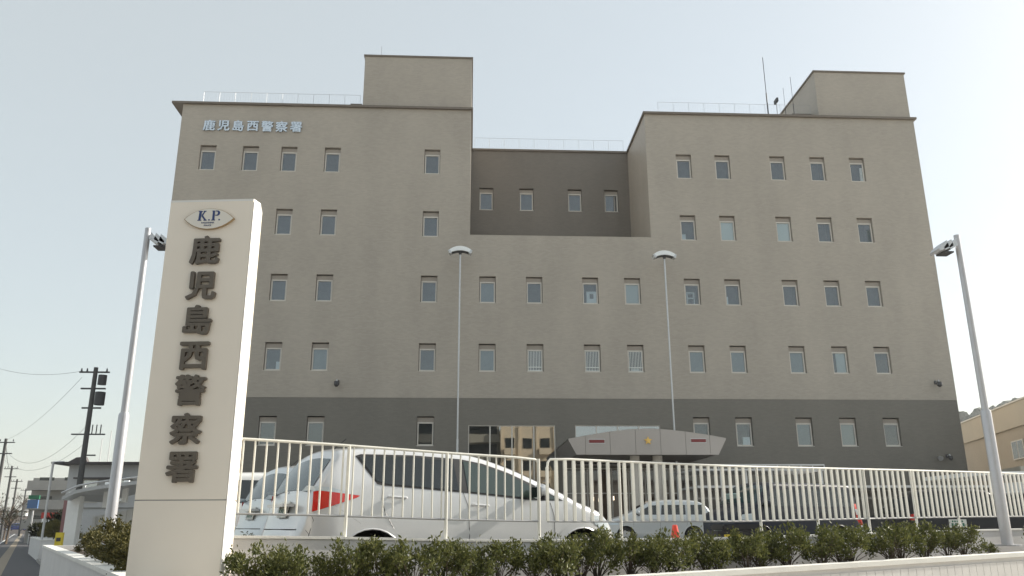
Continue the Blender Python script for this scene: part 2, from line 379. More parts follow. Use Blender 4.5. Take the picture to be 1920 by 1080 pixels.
MB().face([P(XL, D, ZT), P(RL, D, ZT), P(RL, DB, ZT), P(XL, DB, ZT)]).face([P(RR, D, ZT), P(XR, D, ZT), P(XR, DB, ZT), P(RR, DB, ZT)]).face([P(XL, DB, ZT), P(XR, DB, ZT), P(XR, YB, ZT), P(XL, YB, ZT)]).box(P(-6, 52, ZT), P(9, 60, ZT+.3)).build('roof', M_CONC, st, fix=False)
# dark volume behind the windows so nothing shows through
# coping / cornice
mb = MB()
mb.box(P(XL-.62, D-.16, ZT-.04), P(RL+.10, D+.45, ZT+.09)); mb.box(P(XL-.62, D+.452, ZT-.04), P(XL+.3, YB, ZT+.09))
mb.box(P(RR-.10, D-.16, ZT-.04), P(XR+.14, D+.45, ZT+.09)); mb.box(P(XR-.3, D+.452, ZT-.04), P(XR+.14, YB, ZT+.09))
mb.box(P(RL-.2, D+.452, ZT-.04), P(RL+.10, DB-.1, ZT+.09)); mb.box(P(RR-.10, D+.452, ZT-.04), P(RR+.2, DB-.1, ZT+.09))
mb.box(P(RL-.2, DB-.098, ZT-.04), P(RR+.2, DB+.4, ZT+.09))
mb.build('cornice', M_CORN, st)
# sloping eave soffit along the left end wall
# penthouses
for (a, b, zt) in ((-6.66, -.1, 27.72), (21.45, 27.28, 27.4)):
    y0 = D+.40; d_ = 8
    ph = MB().box(P(a, y0, ZT+.05), P(b, y0+d_, zt)).build('penthouse', M_TILE, st)
    MB().box(P(a-.07, y0-.07, zt), P(b+.07, y0+d_+.07, zt+.10)).build('coping', M_CORN, ph)
# windows
def frame_mesh(w, h, dz0):
    mb = MB(); t = .072; y0, y1 = .13, .21; z1 = -dz0; z0 = -h+.03
    mb.box((.028, y0, z0), (.028+t, y1, z1)); mb.box((w-.028-t, y0, z0), (w-.028, y1, z1))  # side gaps added so the opening gets a dark shaded outline
    mb.box((.028+t, y0, z1-t), (w-.028-t, y1, z1)); mb.box((.028+t, y0, z0), (w-.028-t, y1, z0+t))
    mb.box((.0, .01, -h), (w, .22, -h+.028))
    return mb.mesh('window', M_FRAME)
FR = frame_mesh(WW, WH, .30)
PANE = MB().face([(.06, .18, -WH+.08), (WW-.06, .18, -WH+.08), (WW-.06, .18, -.345), (.06, .18, -.345)]).mesh('pane', M_GLASS, fix=False)
HEADP = MB().box((.012, .150, -.300), (WW-.012, .22, -.05)).mesh('header_panel', M_HEAD)  # slot above the panel is added to draw the soffit's dark shade line
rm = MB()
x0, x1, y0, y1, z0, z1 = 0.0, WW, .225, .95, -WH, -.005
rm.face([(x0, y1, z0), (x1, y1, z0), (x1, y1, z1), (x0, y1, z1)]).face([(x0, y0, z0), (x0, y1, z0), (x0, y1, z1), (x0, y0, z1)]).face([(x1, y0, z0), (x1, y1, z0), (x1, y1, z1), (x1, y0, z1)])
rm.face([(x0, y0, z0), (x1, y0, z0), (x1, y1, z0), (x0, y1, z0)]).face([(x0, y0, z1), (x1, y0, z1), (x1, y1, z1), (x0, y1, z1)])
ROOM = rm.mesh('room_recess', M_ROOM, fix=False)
BLIND = MB().box((.05, .23, -WH+.06), (WW-.05, .24, -.34)).mesh('blind', M_BLIND)
BLINDH = MB().box((.05, .20, -1.02), (WW-.05, .21, -.42)).mesh('blind', M_BLIND)
GR = MB()
for k in range(9):
    x = .12+k*(WW-.24)/8; GR.box((x-.013, .110, -WH+.10), (x+.013, .125, -.38))
GR.box((.06, .108, -1.30), (WW-.06, .128, -1.26)); GR.box((.06, .108, -WH+.085), (WW-.06, .128, -WH+.12))
GRILLE = GR.mesh('grille', mat('grille_white', (.75, .78, .76), .4))
M_OBJ = mat('pale_shelf', (.85, .9, .92), .5)
M_OLIVE = mat('olive_reflection', (.17, .16, .12), .8, noise=.1, nscale=5)  # tan reflection of the block opposite, painted as a flat colour
M_GREYC = mat('grey_curtain', (.30, .34, .35), .8, noise=.08, nscale=6)
M_BROWNC = mat('brown_paper', (.11, .085, .06), .8, noise=.2, nscale=5)
def bl(m, x0=.05, x1=WW-.05, z0=-WH+.06, z1=-.34, y=.23): return MB().box((x0, y, z0), (x1, y+.01, z1)).mesh('blind', m)
EXTRA = {
 ('R1', 'B'): [('cabinet', MB().box((.10, .22, -WH+.05), (.34, .4, -1.12)).mesh('cabinet', M_OBJ))],
 ('R2', 'B'): [('blind', BLIND)], ('R3', 'B'): [('blind', BLIND)], ('M4', 'C'): [('blind', bl(mat('blind_shade', (.62, .68, .68), .7)))],
 ('M3', 'C'): [('cabinet', MB().box((.26, .22, -WH+.05), (.86, .4, -.78)).mesh('cabinet', M_OBJ)), ('notice', MB().box((.44, .21, -1.2), (.66, .219, -.92)).mesh('notice', M_ROOM))],
 ('R1', 'C'): [('shelf', MB().box((.16, .22, -WH+.05), (.22, .4, -.76)).box((.56, .22, -WH+.05), (.62, .4, -.76)).box((.22, .22, -.82), (.56, .4, -.76)).box((.22, .22, -1.14), (.56, .4, -1.08)).mesh('shelf', M_OBJ))],
 ('R2', 'C'): [('cabinet', MB().box((.06, .2, -WH+.05), (.20, .4, -1.0)).mesh('cabinet', M_OBJ))],
 ('R5', 'A'): [('curtain_or_reflection', MB().box((.66, .18, -WH+.05), (.86, .2, -.6)).mesh('curtain_or_reflection', M_OBJ))],
 ('R5', 'B'): [('curtain_or_reflection', MB().box((.62, .18, -WH+.05), (.86, .2, -.7)).mesh('curtain_or_reflection', M_GREYC))],
 ('M2', 'D'): [('grille', GRILLE)], ('M3', 'D'): [('grille', GRILLE)], ('M4', 'D'): [('grille', GRILLE), ('box', MB().box((.25, .2, -1.46), (.68, .35, -1.30)).mesh('box', M_OBJ))],
 ('L1', 'D'): [('cabinet', MB().box((.62, .2, -WH+.05), (.86, .4, -1.05)).mesh('cabinet', M_OBJ))],
 ('L2', 'D'): [('blind', bl(M_GREYC))], ('R1', 'D'): [('blind', bl(M_GREYC))], ('R2', 'D'): [('blind', bl(M_GREYC))], ('R3', 'D'): [('blind', bl(M_GREYC))],
 ('R4', 'D'): [('blind', bl(mat('blind_shade', (.62, .68, .68), .7), .3))],
 ('R5', 'D'): [('cabinet', bl(M_BROWNC, z1=-.72))],
 ('L1', 'E'): [('curtain_or_reflection', bl(M_OLIVE))], ('L2', 'E'): [('curtain_or_reflection', bl(M_OLIVE))],  # olive sheets paint a reflection into these two left panes
 ('R2', 'E'): [('cabinet', MB().box((.4, .2, -WH+.05), (.8, .4, -1.05)).mesh('cabinet', M_OBJ))],
 ('R3', 'E'): [('blind', bl(M_GREYC))], ('R4', 'E'): [('curtain_or_reflection', bl(mat('net_curtain', (.45, .47, .44), .8)))], ('R5', 'E'): [('curtain_or_reflection', bl(M_BROWNC))],
 ('M4', 'A'): [('sash', MB().box((.66, .10, -WH+.08), (.69, .15, -.45)).mesh('sash', M_FRAME))],
 ('M1', 'C'): [('blind', bl(M_GREYC))], ('M1', 'D'): [('blind', bl(M_GREYC))],
}
for c, r, x, z, Y in wins+recess:
    yo = .012 if r == 'E' else 0
    w = put('window', FR, st, P(x, Y+yo, z))
    put('pane', PANE, w); put('header_panel', HEADP, w); put('room_recess', ROOM, w)
    for nm, me in EXTRA.get((c, r), []): put(nm, me, w)
# ground-floor glazing
def glazing(x0, x1, z0, z1, mull, name, trans=()):
    mb = MB(); Y0 = D+.06; t = .05
    mb.box(P(x0, Y0, z0), P(x0+t, Y0+.08, z1)); mb.box(P(x1-t, Y0, z0), P(x1, Y0+.08, z1)); mb.box(P(x0+t, Y0, z1-t), P(x1-t, Y0+.08, z1)); mb.box(P(x0+t, Y0, z0), P(x1-t, Y0+.08, z0+t))
    for m_ in mull: mb.box(P(m_-.035, Y0, z0+t), P(m_+.035, Y0+.08, z1-t))
    for zz in trans: mb.box(P(x0+t, Y0+.01, zz-.03), P(x1-t, Y0+.07, zz+.03))
    w = mb.build(name, M_FRAME, st)
    es = [x0+t]+[v for m_ in mull for v in (m_-.035, m_+.035)]+[x1-t]
    for i in range(0, len(es), 2):
        MB().face([P(es[i], Y0+.04, z0+t), P(es[i+1], Y0+.04, z0+t), P(es[i+1], Y0+.04, z1-t), P(es[i], Y0+.04, z1-t)]).build('pane', M_GLASSB, w, fix=False)
    return w
glazing(-.07, 4.62, ZG, 5.17, [1.1, 2.28, 3.46], 'window')
w = glazing(5.69, 10.35, 3.05, 5.18, [6.86, 8.02, 9.18], 'window')
M_KEEP = M_GLASSB; M_GLASSB = glass_mat('entrance_glass', (.02, .018, .015), (.75, .7, .65), .10, .02)
w = glazing(5.0, 12.0, ZG, 2.9, [6.3, 7.6, 8.5, 9.4, 10.7], 'entrance', (1.6,)); M_GLASSB = M_KEEP
def inroom(x0, x1, z0, z1, y0, y1, m):
    mb = MB(); mb.face([P(x0, y1, z0), P(x1, y1, z0), P(x1, y1, z1), P(x0, y1, z1)]); mb.face([P(x0, y0, z0), P(x0, y1, z0), P(x0, y1, z1), P(x0, y0, z1)]); mb.face([P(x1, y0, z0), P(x1, y1, z0), P(x1, y1, z1), P(x1, y0, z1)])
    mb.face([P(x0, y0, z0), P(x1, y0, z0), P(x1, y1, z0), P(x0, y1, z0)]); mb.face([P(x0, y0, z1), P(x1, y0, z1), P(x1, y1, z1), P(x0, y1, z1)])
    return mb.build('interior', m, st, fix=False)
M_LOBBY = mat('lobby_wall', (.30, .25, .20), .8, noise=.2, nscale=1.5)
inroom(-.2, 4.8, ZG, 5.3, D+.2, D+3, M_ROOM); inroom(5.0, 12.2, ZG, 2.95, D+.2, D+4, M_LOBBY); inroom(5.6, 10.5, 3.0, 5.3, D+.2, D+2, M_ROOM)
M_LAMPON = mat('lit_lobby_lamp', (1, .85, .65), emit=3)
for x, z, w_ in ((6.9, 1.38, .06), (7.25, 1.32, .035), (8.05, 1.42, .045), (8.8, 1.30, .03), (9.9, 1.15, .05)):
    MB().box(P(x-w_, D+2.4, z-.1), P(x+w_, D+2.45, z+.1)).build('lobby_lamp', M_LAMPON, st)
MB().box(P(6.4, D+1.6, -.7), P(11.4, D+2.2, .35)).build('reception_desk', mat('desk_brown', (.16, .11, .07), .6), st)
# canopy
YC = 38.5; cn_poly = [(4.66, 3.86), (5.02, 3.17), (11.76, 3.17), (12.15, 3.90), (11.3, 4.06), (10.3, 4.20), (9.5, 4.29), (8.62, 4.34), (7.6, 4.31), (6.62, 4.20), (5.6, 4.03)]
can = thing('entrance_canopy', 'arched grey panelled canopy on round columns over the station entrance, gold star in its middle', 'canopy', P(8.4, YC, -.7))
CO = Vector(P(8.4, YC, -.7))
M_CAN = mat('canopy_panel', (.42, .385, .36), .35, metal=.15, noise=.03, nscale=1); M_SOF = mat('canopy_soffit', (.20, .18, .16), .7, noise=.05)
def loc(mb, off):
    mb.v = [tuple(Vector(v)-off) for v in mb.v]; return mb
xs = [4.64, 5.45, 6.62, 7.83, 9.02, 10.22, 11.38, 12.17]
def ztop(x):
    pts = [(4.64, 3.86), (5.6, 4.03), (6.62, 4.20), (7.6, 4.31), (8.62, 4.345), (9.5, 4.29), (10.3, 4.20), (11.3, 4.06), (12.17, 3.90)]
    for (a, b), (c, d) in zip(pts, pts[1:]):
        if a <= x <= c: return b+(d-b)*(x-a)/(c-a)
    return pts[-1][1]
def zbot(x):
    if x < 5.02: return 3.86-(3.86-3.17)*(x-4.64)/(5.02-4.64)
    if x > 11.76: return 3.17+(3.9-3.17)*(x-11.76)/(12.17-11.76)
    return 3.17
# body behind the fascia panels
mb = MB(); mb.extr_y([(p[0], p[1]+E) for p in cn_poly], YC+.04, D-.003); loc(mb, CO).build('canopy_body', M_SOF, can)
for a, b in zip(xs, xs[1:]):
    a2, b2 = a+.008, b-.008; bx = sorted({a2, b2}|{x for x in (5.02, 11.76, 5.6, 7.6, 8.62, 9.5, 10.3) if a2 < x < b2})
    poly = [(x, zbot(x)-.015) for x in bx]+[(x, ztop(x)+.03) for x in reversed(bx)]
    pts = [(p[0], p[1]+E) for p in poly]
    q = [pts[0]]
    for p in pts[1:]:
        if (Vector(p)-Vector(q[-1])).length > .01: q.append(p)
    if (Vector(q[0])-Vector(q[-1])).length < .01: q.pop()
    loc(MB().extr_y(q, YC, YC+.035), CO).build('fascia_panel', M_CAN, can)
mb = MB(); ptx = [x for x in (4.64, 5.6, 6.62, 7.6, 8.62, 9.5, 10.3, 11.3, 12.17)]
for a, b in zip(ptx, ptx[1:]):
    mb.face([P(a, YC, ztop(a)+.034), P(b, YC, ztop(b)+.034), P(b, D-.003, ztop(b)+.034), P(a, D-.003, ztop(a)+.034)])
loc(mb, CO).build('canopy_roof', M_CAN, can, fix=False)
M_COL = mat('column_grey', (.60, .56, .50), .5, noise=.05)
for x in (7.93, 9.03):
    loc(MB().tube([P(x, 39.4, -.7), P(x, 39.4, 3.17)], .235, 28), CO).build('column', M_COL, can, smooth=True)
M_GOLD = mat('gold_leaf_metal', (.75, .50, .16), .3, metal=.85)
star = []
for k in range(10):
    a = pi/2+k*pi/5; r = .20 if k % 2 == 0 else .09; star.append((8.42+r*cos(a), 3.80+E+r*sin(a)))
mb = MB().extr_y(star, YC-.06, YC-.002)
mb.tube([Vector((8.42, YC-.10, 3.80+E)), Vector((8.42, YC-.06, 3.8+E))], .07, 10)
em = loc(mb, CO).build('star_emblem', M_GOLD, can)
M_RED = mat('red_nameplate', (.20, .03, .03), .4)
for x0, x1, z in ((5.63, 6.34, 3.77), (10.49, 11.18, 3.81)):
    n = loc(MB().box(P(x0, YC-.03, z-.075), P(x1, YC-.001, z+.075)), CO).build('nameplate', M_RED, can)
    loc(MB().box(P(x0-.035, YC-.018, z-.11), P(x1+.035, YC-.0005, z-.076)).box(P(x0-.035, YC-.018, z+.076), P(x1+.035, YC-.0005, z+.11)), CO).build('nameplate_rim', M_STEEL, can)
# lettering on the facade
KAN = '鹿児島西警察署'
for i, ch in enumerate(KAN):
    x = -15.44+i*.838; z = 22.58
    me = text_mesh(ch, .71, .045, .020, M_CHARW)
    o = put('character', me, st, P(x, D-.07, z), (pi/2, 0, 0))
# cameras on walls
def wall_cam(x, z, label, s=1.):
    t = thing('security_camera', label, 'camera', P(x, D, z))
    MB().box((-.06*s, -.04, -.08*s), (.06*s, -.001, .08*s)).build('wall_plate', M_DARK, t)
    MB().tube([(0, -.03, 0), (0, -.25*s, .06*s), (0, -.3*s, -.05*s)], .025*s, 8).build('bracket', M_STEEL, t, smooth=True)
    MB().tube([(0, -.3*s, -.02), (0, -.3*s, -.16*s), (0, -.3*s, -.24*s)], [.10*s, .11*s, .04*s], 12).build('camera_dome', M_DARK, t, smooth=True)
    return t
wall_cam(-7.14, 7.45, 'dark dome camera on the wall under the left wing windows, above the dark base', 1.3)
wall_cam(26.1, 7.6, 'dark dome camera near the right end of the upper wall', 1.3)
wall_cam(26.13, 3.55, 'pale camera low on the dark base wall at its right corner', 1.1)
t = thing('floodlight', 'small round lamp left of the low camera at the base wall corner', 'lamp', P(25.6, D, 3.45))
MB().tube([(0, -.001, 0), (0, -.12, 0), (0, -.2, -.03)], [.03, .03, .03], 8).build('bracket', M_STEEL, t); MB().tube([(0, -.18, 0), (0, -.3, -.06)], [.10, .14], 12).build('lamp_head', M_STEEL, t, smooth=True)
# roof railings
def roof_rail(p0, p1, label, n):
    t = thing('roof_railing', label, 'railing', p0); d = Vector(p1)-Vector(p0); L = d.length
    for h in (1.2, .15): MB().tube([(0, 0, h), (d.x, d.y, h)], .008, 5).build('rail', M_RAIL2, t)
    pm = MB().tube([(0, 0, 0), (0, 0, 1.2)], .009, 5).mesh('post', M_RAIL2)
    for k in range(n+1): put('post', pm, t, d*k/n)
    mb = MB(); q = int(L/.16)
    for k in range(q): mb.tube([tuple(d*(k+.5)/q+Vector((0, 0, .15))), tuple(d*(k+.5)/q+Vector((0, 0, 1.2)))], .003, 3, cap=False)
    tag(mb.build('balusters', M_RAIL2, t, fix=False), kind='stuff')
    return t
roof_rail(P(-16.3, 44.95, 24.12), P(-6.9, 44.95, 24.12), 'thin roof railing on the left wing', 10)
roof_rail(P(11.5, 44.95, 24.12), P(21.2, 44.95, 24.12), 'thin roof railing on the right wing', 10)
roof_rail(P(.1, 50.3, 24.1), P(10.3, 50.3, 24.1), 'thin roof railing behind the recessed middle wall', 10)
def antenna(x, z0, z1, label, r=.04, y=46):
    t = thing('antenna', label, 'antenna', P(x, y, z0))
    MB().tube([(0, 0, 0), (0, 0, (z1-z0)*.5)], r, 6).build('mast', M_DARK, t); MB().tube([(0, 0, (z1-z0)*.5), (0, 0, z1-z0)], r*.55, 5).build('whip', M_DARK, t)
antenna(18.9, 24.1, 29.35, 'tallest whip antenna on the right wing roof')
antenna(20.6, 24.1, 27.95, 'whip antenna closest to the right roof penthouse', .025)
antenna(20.05, 24.1, 27.15, 'short whip antenna between two taller ones on the right roof', .02)
antenna(-5.88, 27.75, 29.45, 'thin rod on top of the left roof penthouse', .02)
t = thing('wind_gauge', 'small wind gauge on a post between the roof antennas', 'wind gauge', P(19.5, 46, 24.1))
MB().tube([(0, 0, 0), (0, 0, 2.0)], .025, 6).build('post', M_STEEL, t); MB().box((-.06, -.25, 1.95), (.06, .25, 2.2)).build('vane', M_DARK, t)
t = thing('rooftop_unit', 'small box unit on the roof beside the left penthouse', 'roof unit', P(-7.2, 45.4, 24.24))
MB().box((-.35, 0, 0), (.35, .6, .75)).build('casing', M_CORN, t); MB().box((-.3, -.02, .1), (.3, -.001, .6)).build('grille', M_DARK, t)
t = thing('rooftop_unit', 'flat box unit on the roof beside the right penthouse', 'roof unit', P(20.9, 45.4, 24.24))
MB().box((-.7, 0, .35), (.55, .8, .75)).build('casing', M_CORN, t); MB().box((-.6, .1, 0), (-.5, .7, .35)).box((.4, .1, 0), (.5, .7, .35)).build('leg', M_DARK, t)
# two slender lamp poles in front of the facade
def arc_head(w, drop, th, dep):
    mb = MB(); n = 16; ring = []
    for i in range(n+1):
        u = -1+2*i/n; x = u*w/2; zc = -drop*u*u; hh = th*(1-.25*abs(u)**3)
        for (yy, zz) in ((-dep/2, -hh/2), (-dep*.35, hh/2), (dep*.35, hh/2), (dep/2, -hh/2)): mb.v.append((x, yy, zc+zz))
    for i in range(n):
        for k in range(4): a = i*4+k; b = i*4+(k+1) % 4; mb.f.append((a, b, b+4, a+4)); mb.mi.append(0)
    mb.f += [(0, 1, 2, 3), tuple(n*4+k for k in (3, 2, 1, 0))]; mb.mi += [0, 0]; return mb
for x, zt, lab in ((-.62, 14.72, 'slender lamp pole with arched white head between the left windows and the dark recess'), (10.80, 14.62, 'slender lamp pole with arched white head behind the entrance canopy')):
    t = thing('lamp_post', lab, 'lamp post', P(x, 42.8, -.7), 0, 'tall arched lamp poles before the facade'); H = zt+.7
    MB().tube([(0, 0, 0), (0, 0, 5)], .062, 12).build('lower_pole', M_STEEL, t, smooth=True)
    MB().tube([(0, 0, 5), (0, 0, H-.2)], .048, 12).build('pole', M_STEEL, t, smooth=True)
    h = arc_head(1.26, .20, .27, .40).build('lamp_head', M_LAMPW, t, loc=(0, 0, H), smooth=True)
    arc_head(.92, .11, .06, .30).build('lens', M_DARK, h, loc=(0, 0, -.145))
    for sx in (-1, 1): MB().box((-.05, -.215, -.16), (.05, .215, .06)).build('end_block', M_STEEL, h, loc=(sx*.60, 0, -.17)).rotation_euler = (0, sx*.55, 0)
    MB().tube([(0, 0, H-.34), (0, 0, H-.1)], [.06, .15], 10).build('collar', M_DARK, t)

# ================================================================== SIGN PILLAR
ZS = -.55; PT = 2.625
pil = thing('sign_pillar', 'tall cream sign pillar with vertical brown characters and an eye-shaped emblem', 'sign', P(-2.16, 6.5, ZS))
PO = Vector(P(-2.16, 6.5, ZS))
poly = [(-2.527, 6.50), (-1.826, 6.43), (-1.795, 6.53), (-1.835, 6.76), (-2.42, 6.83), (-2.545, 6.60)]
Ht = PT
mb = MB()
seam = .19
loc(MB().prism(poly, ZS+E, seam-.004+E), PO).build('lower_panel', M_PILLAR, pil)
loc(MB().prism([(p[0]*1+0, p[1]) for p in poly], seam+.004+E, Ht-.012+E), PO).build('upper_panel', M_PILLAR, pil)
c0 = Vector((-2.16, 6.63))
loc(MB().prism([tuple(c0+(Vector(p)-c0)*.985) for p in poly], seam-.005+E, seam+.005+E), PO).build('seam', M_CONC, pil)
loc(MB().prism([tuple(c0+(Vector(p)-c0)*1.004) for p in poly], Ht-.012+E, Ht+.006+E), PO).build('cap', M_PILLARW, pil)
# bright corner trim strips along the right chamfer
a = Vector((-1.826, 6.43)); b = Vector((-1.795, 6.53)); d = (b-a)
nn = Vector((d.y, -d.x)).normalized()
for k, (u0, u1) in enumerate(((0.02, .36), (.40, .66), (.70, .98))):
    q0 = a+d*u0; q1 = a+d*u1
    loc(MB().prism([tuple(q0+nn*.002), tuple(q0+nn*.008), tuple(q1+nn*.008), tuple(q1+nn*.002)], ZS+.02+E, Ht-.02+E), PO).build('corner_trim', M_PILLARW, pil)
fd = Vector((.665, -.07)).normalized(); fang = atan2(fd.y, fd.x)
def onface(x): # y of the front face at x
    return 6.50-.07*(x+2.527)/.701
zc = [2.178, 1.875, 1.588, 1.295, 1.022, .722, .432]
for ch, z in zip(KAN, zc):
    me = text_mesh(ch, .252, .014, .0075, M_CHAR)
    x = -2.184
    put('character', me, pil, P(x, onface(x)-.016, z)-PO, (pi/2, 0, fang))
# emblem
em_pts = []
w_, h_ = .213, .092
R_ = (w_*w_+h_*h_)/(2*h_); a0 = math.asin(w_/R_)
for k in range(13): t_ = -a0+2*a0*k/12; em_pts.append((R_*sin(t_), R_*cos(t_)-(R_-h_)))
for k in range(1, 12): t_ = a0-2*a0*k/12; em_pts.append((R_*sin(t_), -(R_*cos(t_)-(R_-h_))))
def emb(sc, y0, y1, m, name, par, l=None):
    mb = MB().extr_y([(p[0]*sc, p[1]*sc) for p in em_pts], y0, y1); return mb.build(name, m, par, loc=l)
ex = -2.178; er = emb(1.0, -.022, 0.0, M_GOLDT, 'emblem_plate', pil, P(ex, onface(ex), 2.452)-PO); er.rotation_euler = (0, 0, fang)
emb(.965, -.025, -.021, mat('emblem_white', (.80, .77, .70), .4), 'emblem_face', er)
# K.P. drawn as slab letters with a stencil gap, small caption below
def poly_letter(polys, name, off):
    mb = MB()
    for p in polys: mb.extr_y([(x*.0145+off[0], z*.0145+off[1]) for x, z in p], -.028, -.0252)
    mb.build(name, M_BLUE, er)
K = [[(0, 0), (2.2, 0), (2.2, .5), (1.75, .5), (2.1, 5.5), (2.6, 5.5), (2.6, 6), (.3, 6), (.3, 5.5), (.75, 5.5), (.45, .5), (0, .5)],
     [(2.15, 2.6), (3.9, .5), (3.6, .5), (3.6, 0), (5.4, 0), (5.4, .5), (5.0, .5), (2.9, 3.3), (4.2, 5.5), (4.7, 5.5), (4.7, 6), (3.2, 6), (3.2, 5.5), (3.5, 5.5), (2.2, 3.4)],
     [(6.3, 0), (7.1, 0), (7.1, .8), (6.3, .8)]]
Pp = [[(0, 0), (2.2, 0), (2.2, .5), (1.75, .5), (1.75, 6), (.2, 6), (.2, 5.5), (.5, 5.5), (.5, .5), (0, .5)],
      [(2.1, 6), (3.6, 6), (4.4, 5.6), (4.8, 4.6), (4.4, 3.4), (3.6, 2.9), (2.1, 2.9), (2.1, 3.4), (3.0, 3.4), (3.5, 4), (3.5, 5), (3.0, 5.5), (2.1, 5.5)],
      [(4.2, 0), (5.0, 0), (5.0, .8), (4.2, .8)]]
poly_letter(K, 'letter', (-.095, -.018)); poly_letter(Pp, 'letter', (.022, -.018))
for tx, zz, sz in (('KAGOSHIMA', -.037, .019), ('POLICE', -.060, .019)):
    me = text_mesh(tx, sz, .0012, .0, M_BLUE); put('caption', me, er, (-.005, -.0265, zz), (pi/2, 0, 0))

# ================================================================== PLANTER WALLS
CXn, CYn = -2.09, 5.76
def ztopF(p): return -.445+.0165*(p[0]-.9)+E
fx0, fx1 = -2.09, 16.0
fw = thing('planter_front_wall', 'low front planter wall with bright coping and grooved face, along the bottom of the view', 'wall', (0, 0, 0))
def plan(x, off):   # point on a line parallel to the fence, off metres behind the front face line
    q = Vector((x, frontY(x), 0))+nF*off; return (q.x, q.y)
MB().prism([plan(fx0, .03), plan(fx1, .03), plan(fx1, .17), plan(fx0, .17)], 0, lambda p: ztopF(p)-.05).build('wall_body', M_WALLF, fw)
MB().prism([plan(fx0, -.0), plan(fx1, -.0), plan(fx1, .20), plan(fx0, .20)], lambda p: ztopF(p)-.048, lambda p: ztopF(p)).build('coping', M_TOPW, fw)
k = 0; x = fx0
while x < fx1-.2 and k < 200:
    x2 = x+.118
    MB().prism([plan(x, .012), plan(x2, .012), plan(x2, .028), plan(x, .028)], .05, lambda p: ztopF(p)-.052-.045).build('face_panel', M_WALLF, fw)
    x = x2+.006; k += 1
# wall below the fence
def sag(x):          # top of the back wall
    pts = [(-2.4, -.066), (-1.35, -.083), (-.87, -.098), (-.1, -.122), (.7, -.137), (1.5, -.141), (3.2, -.139), (4.25, -.121), (5.9, -.096), (7, -.082), (8.3, -.072), (20, -.05)]
    for (a, b), (c, d) in zip(pts, pts[1:]):
        if a <= x <= c: return b+(d-b)*(x-a)/(c-a)
    return pts[0][1] if x < pts[0][0] else pts[-1][1]
bw = thing('fence_base_wall', 'white low wall under the railing behind the shrubs', 'wall', (0, 0, 0))
def fplan(x, off): q = Vector((x, fenceY(x), 0))+nF*off; return (q.x, q.y)
mb = MB(); mc = MB(); xs_ = [-2.1+i*.5 for i in range(37)]
for a, b in zip(xs_, xs_[1:]):
    za, zb = sag(a)+E, sag(b)+E
    def face4(m_, o0, o1, z0a, z0b, z1a, z1b):
        p = [fplan(a, o0), fplan(b, o0), fplan(b, o1), fplan(a, o1)]
        m_.face([(*p[0], z0a), (*p[1], z0b), (*p[1], z1b), (*p[0], z1a)]); m_.face([(*p[0], z1a), (*p[1], z1b), (*p[2], z1b), (*p[3], z1a)])
        m_.face([(*p[2], z0b), (*p[3], z0a), (*p[3], z1a), (*p[2], z1b)])
    face4(mb, -.08, .10, 0, 0, za-.022, zb-.022); face4(mc, -.092, .112, za-.021, zb-.021, za, zb)
mb.build('wall_body', M_WHITE, bw); mc.build('coping', M_TOPW, bw)
# wall along the street on the left
def lp(t, off): q = Vector((wallX(7.04), 7.04, 0))+dL*t+nL*off; return (q.x, q.y)
t0 = -1.42; t1 = 13.55
sw = thing('street_side_wall', 'long white low wall along the sidewalk left of the sign pillar', 'wall', (0, 0, 0))
MB().prism([lp(t1, .02), lp(t0, .02), lp(t0, .17), lp(t1, .17)], 0, -.38+E-.045).build('wall_body', M_WHITE, sw)
MB().prism([lp(t1+.015, 0), lp(t0, 0), lp(t0, .19), lp(t1+.015, .19)], -.38+E-.043, -.38+E).build('coping', M_TOPW, sw)
for tt in (5.6, 12.9): MB().prism([lp(tt+.09, .19), lp(tt-.09, .19), lp(tt-.09, 1.6), lp(tt+.09, 1.6)], .5, -.385+E).build('cross_wall', M_WHITE, sw)
MB().prism([lp(t1, 1.6), lp(t0+2.5, 1.6), lp(t0+2.5, 1.75), lp(t1, 1.75)], .5, -.30+E).build('back_wall', M_WHITE, sw)
sw2 = thing('far_planter_wall', 'white planter wall farther down the sidewalk, past the gap', 'wall', (0, 0, 0))
def l2(t, off): q = Vector((-19.3, 39.5, 0))+dL*t+nL*off; return (q.x, q.y)
MB().prism([l2(13.5, 0), l2(0, 0), l2(0, .18), l2(13.5, .18)], 0, -.56+E-.04).build('wall_body', M_WHITE, sw2)
MB().prism([l2(13.5, -.02), l2(-.02, -.02), l2(-.02, 1.8), l2(13.5, 1.8)], -.56+E-.04, -.56+E).build('coping', M_TOPW, sw2)
MB().prism([l2(13.5, .18), l2(0, .18), l2(0, 1.8), l2(13.5, 1.8)], 0, -.56+E-.045).build('planter_body', M_WHITE, sw2)
mb = MB().prism([l2(-20, -.05), l2(-.1, -.05)][::-1]+[l2(-.1, .10), l2(-20, .10)][::-1], 0, .13); o = mb.build('kerb', M_CONC); tag(o, kind='structure')
# soil
mb = MB().prism([plan(-2.0, .2), plan(15.5, .2), fplan(15.2, -.08), fplan(-2.3, -.08)], .2, lambda p: ztopF(p)-.07)
tag(mb.build('planter_soil', M_SOIL), kind='structure')
mb = MB().prism([lp(t1, .19), lp(0.2, .19), lp(0.2, 1.6), lp(t1, 1.6)], .2, -.47+E); tag(mb.build('planter_soil', M_SOIL), kind='structure')
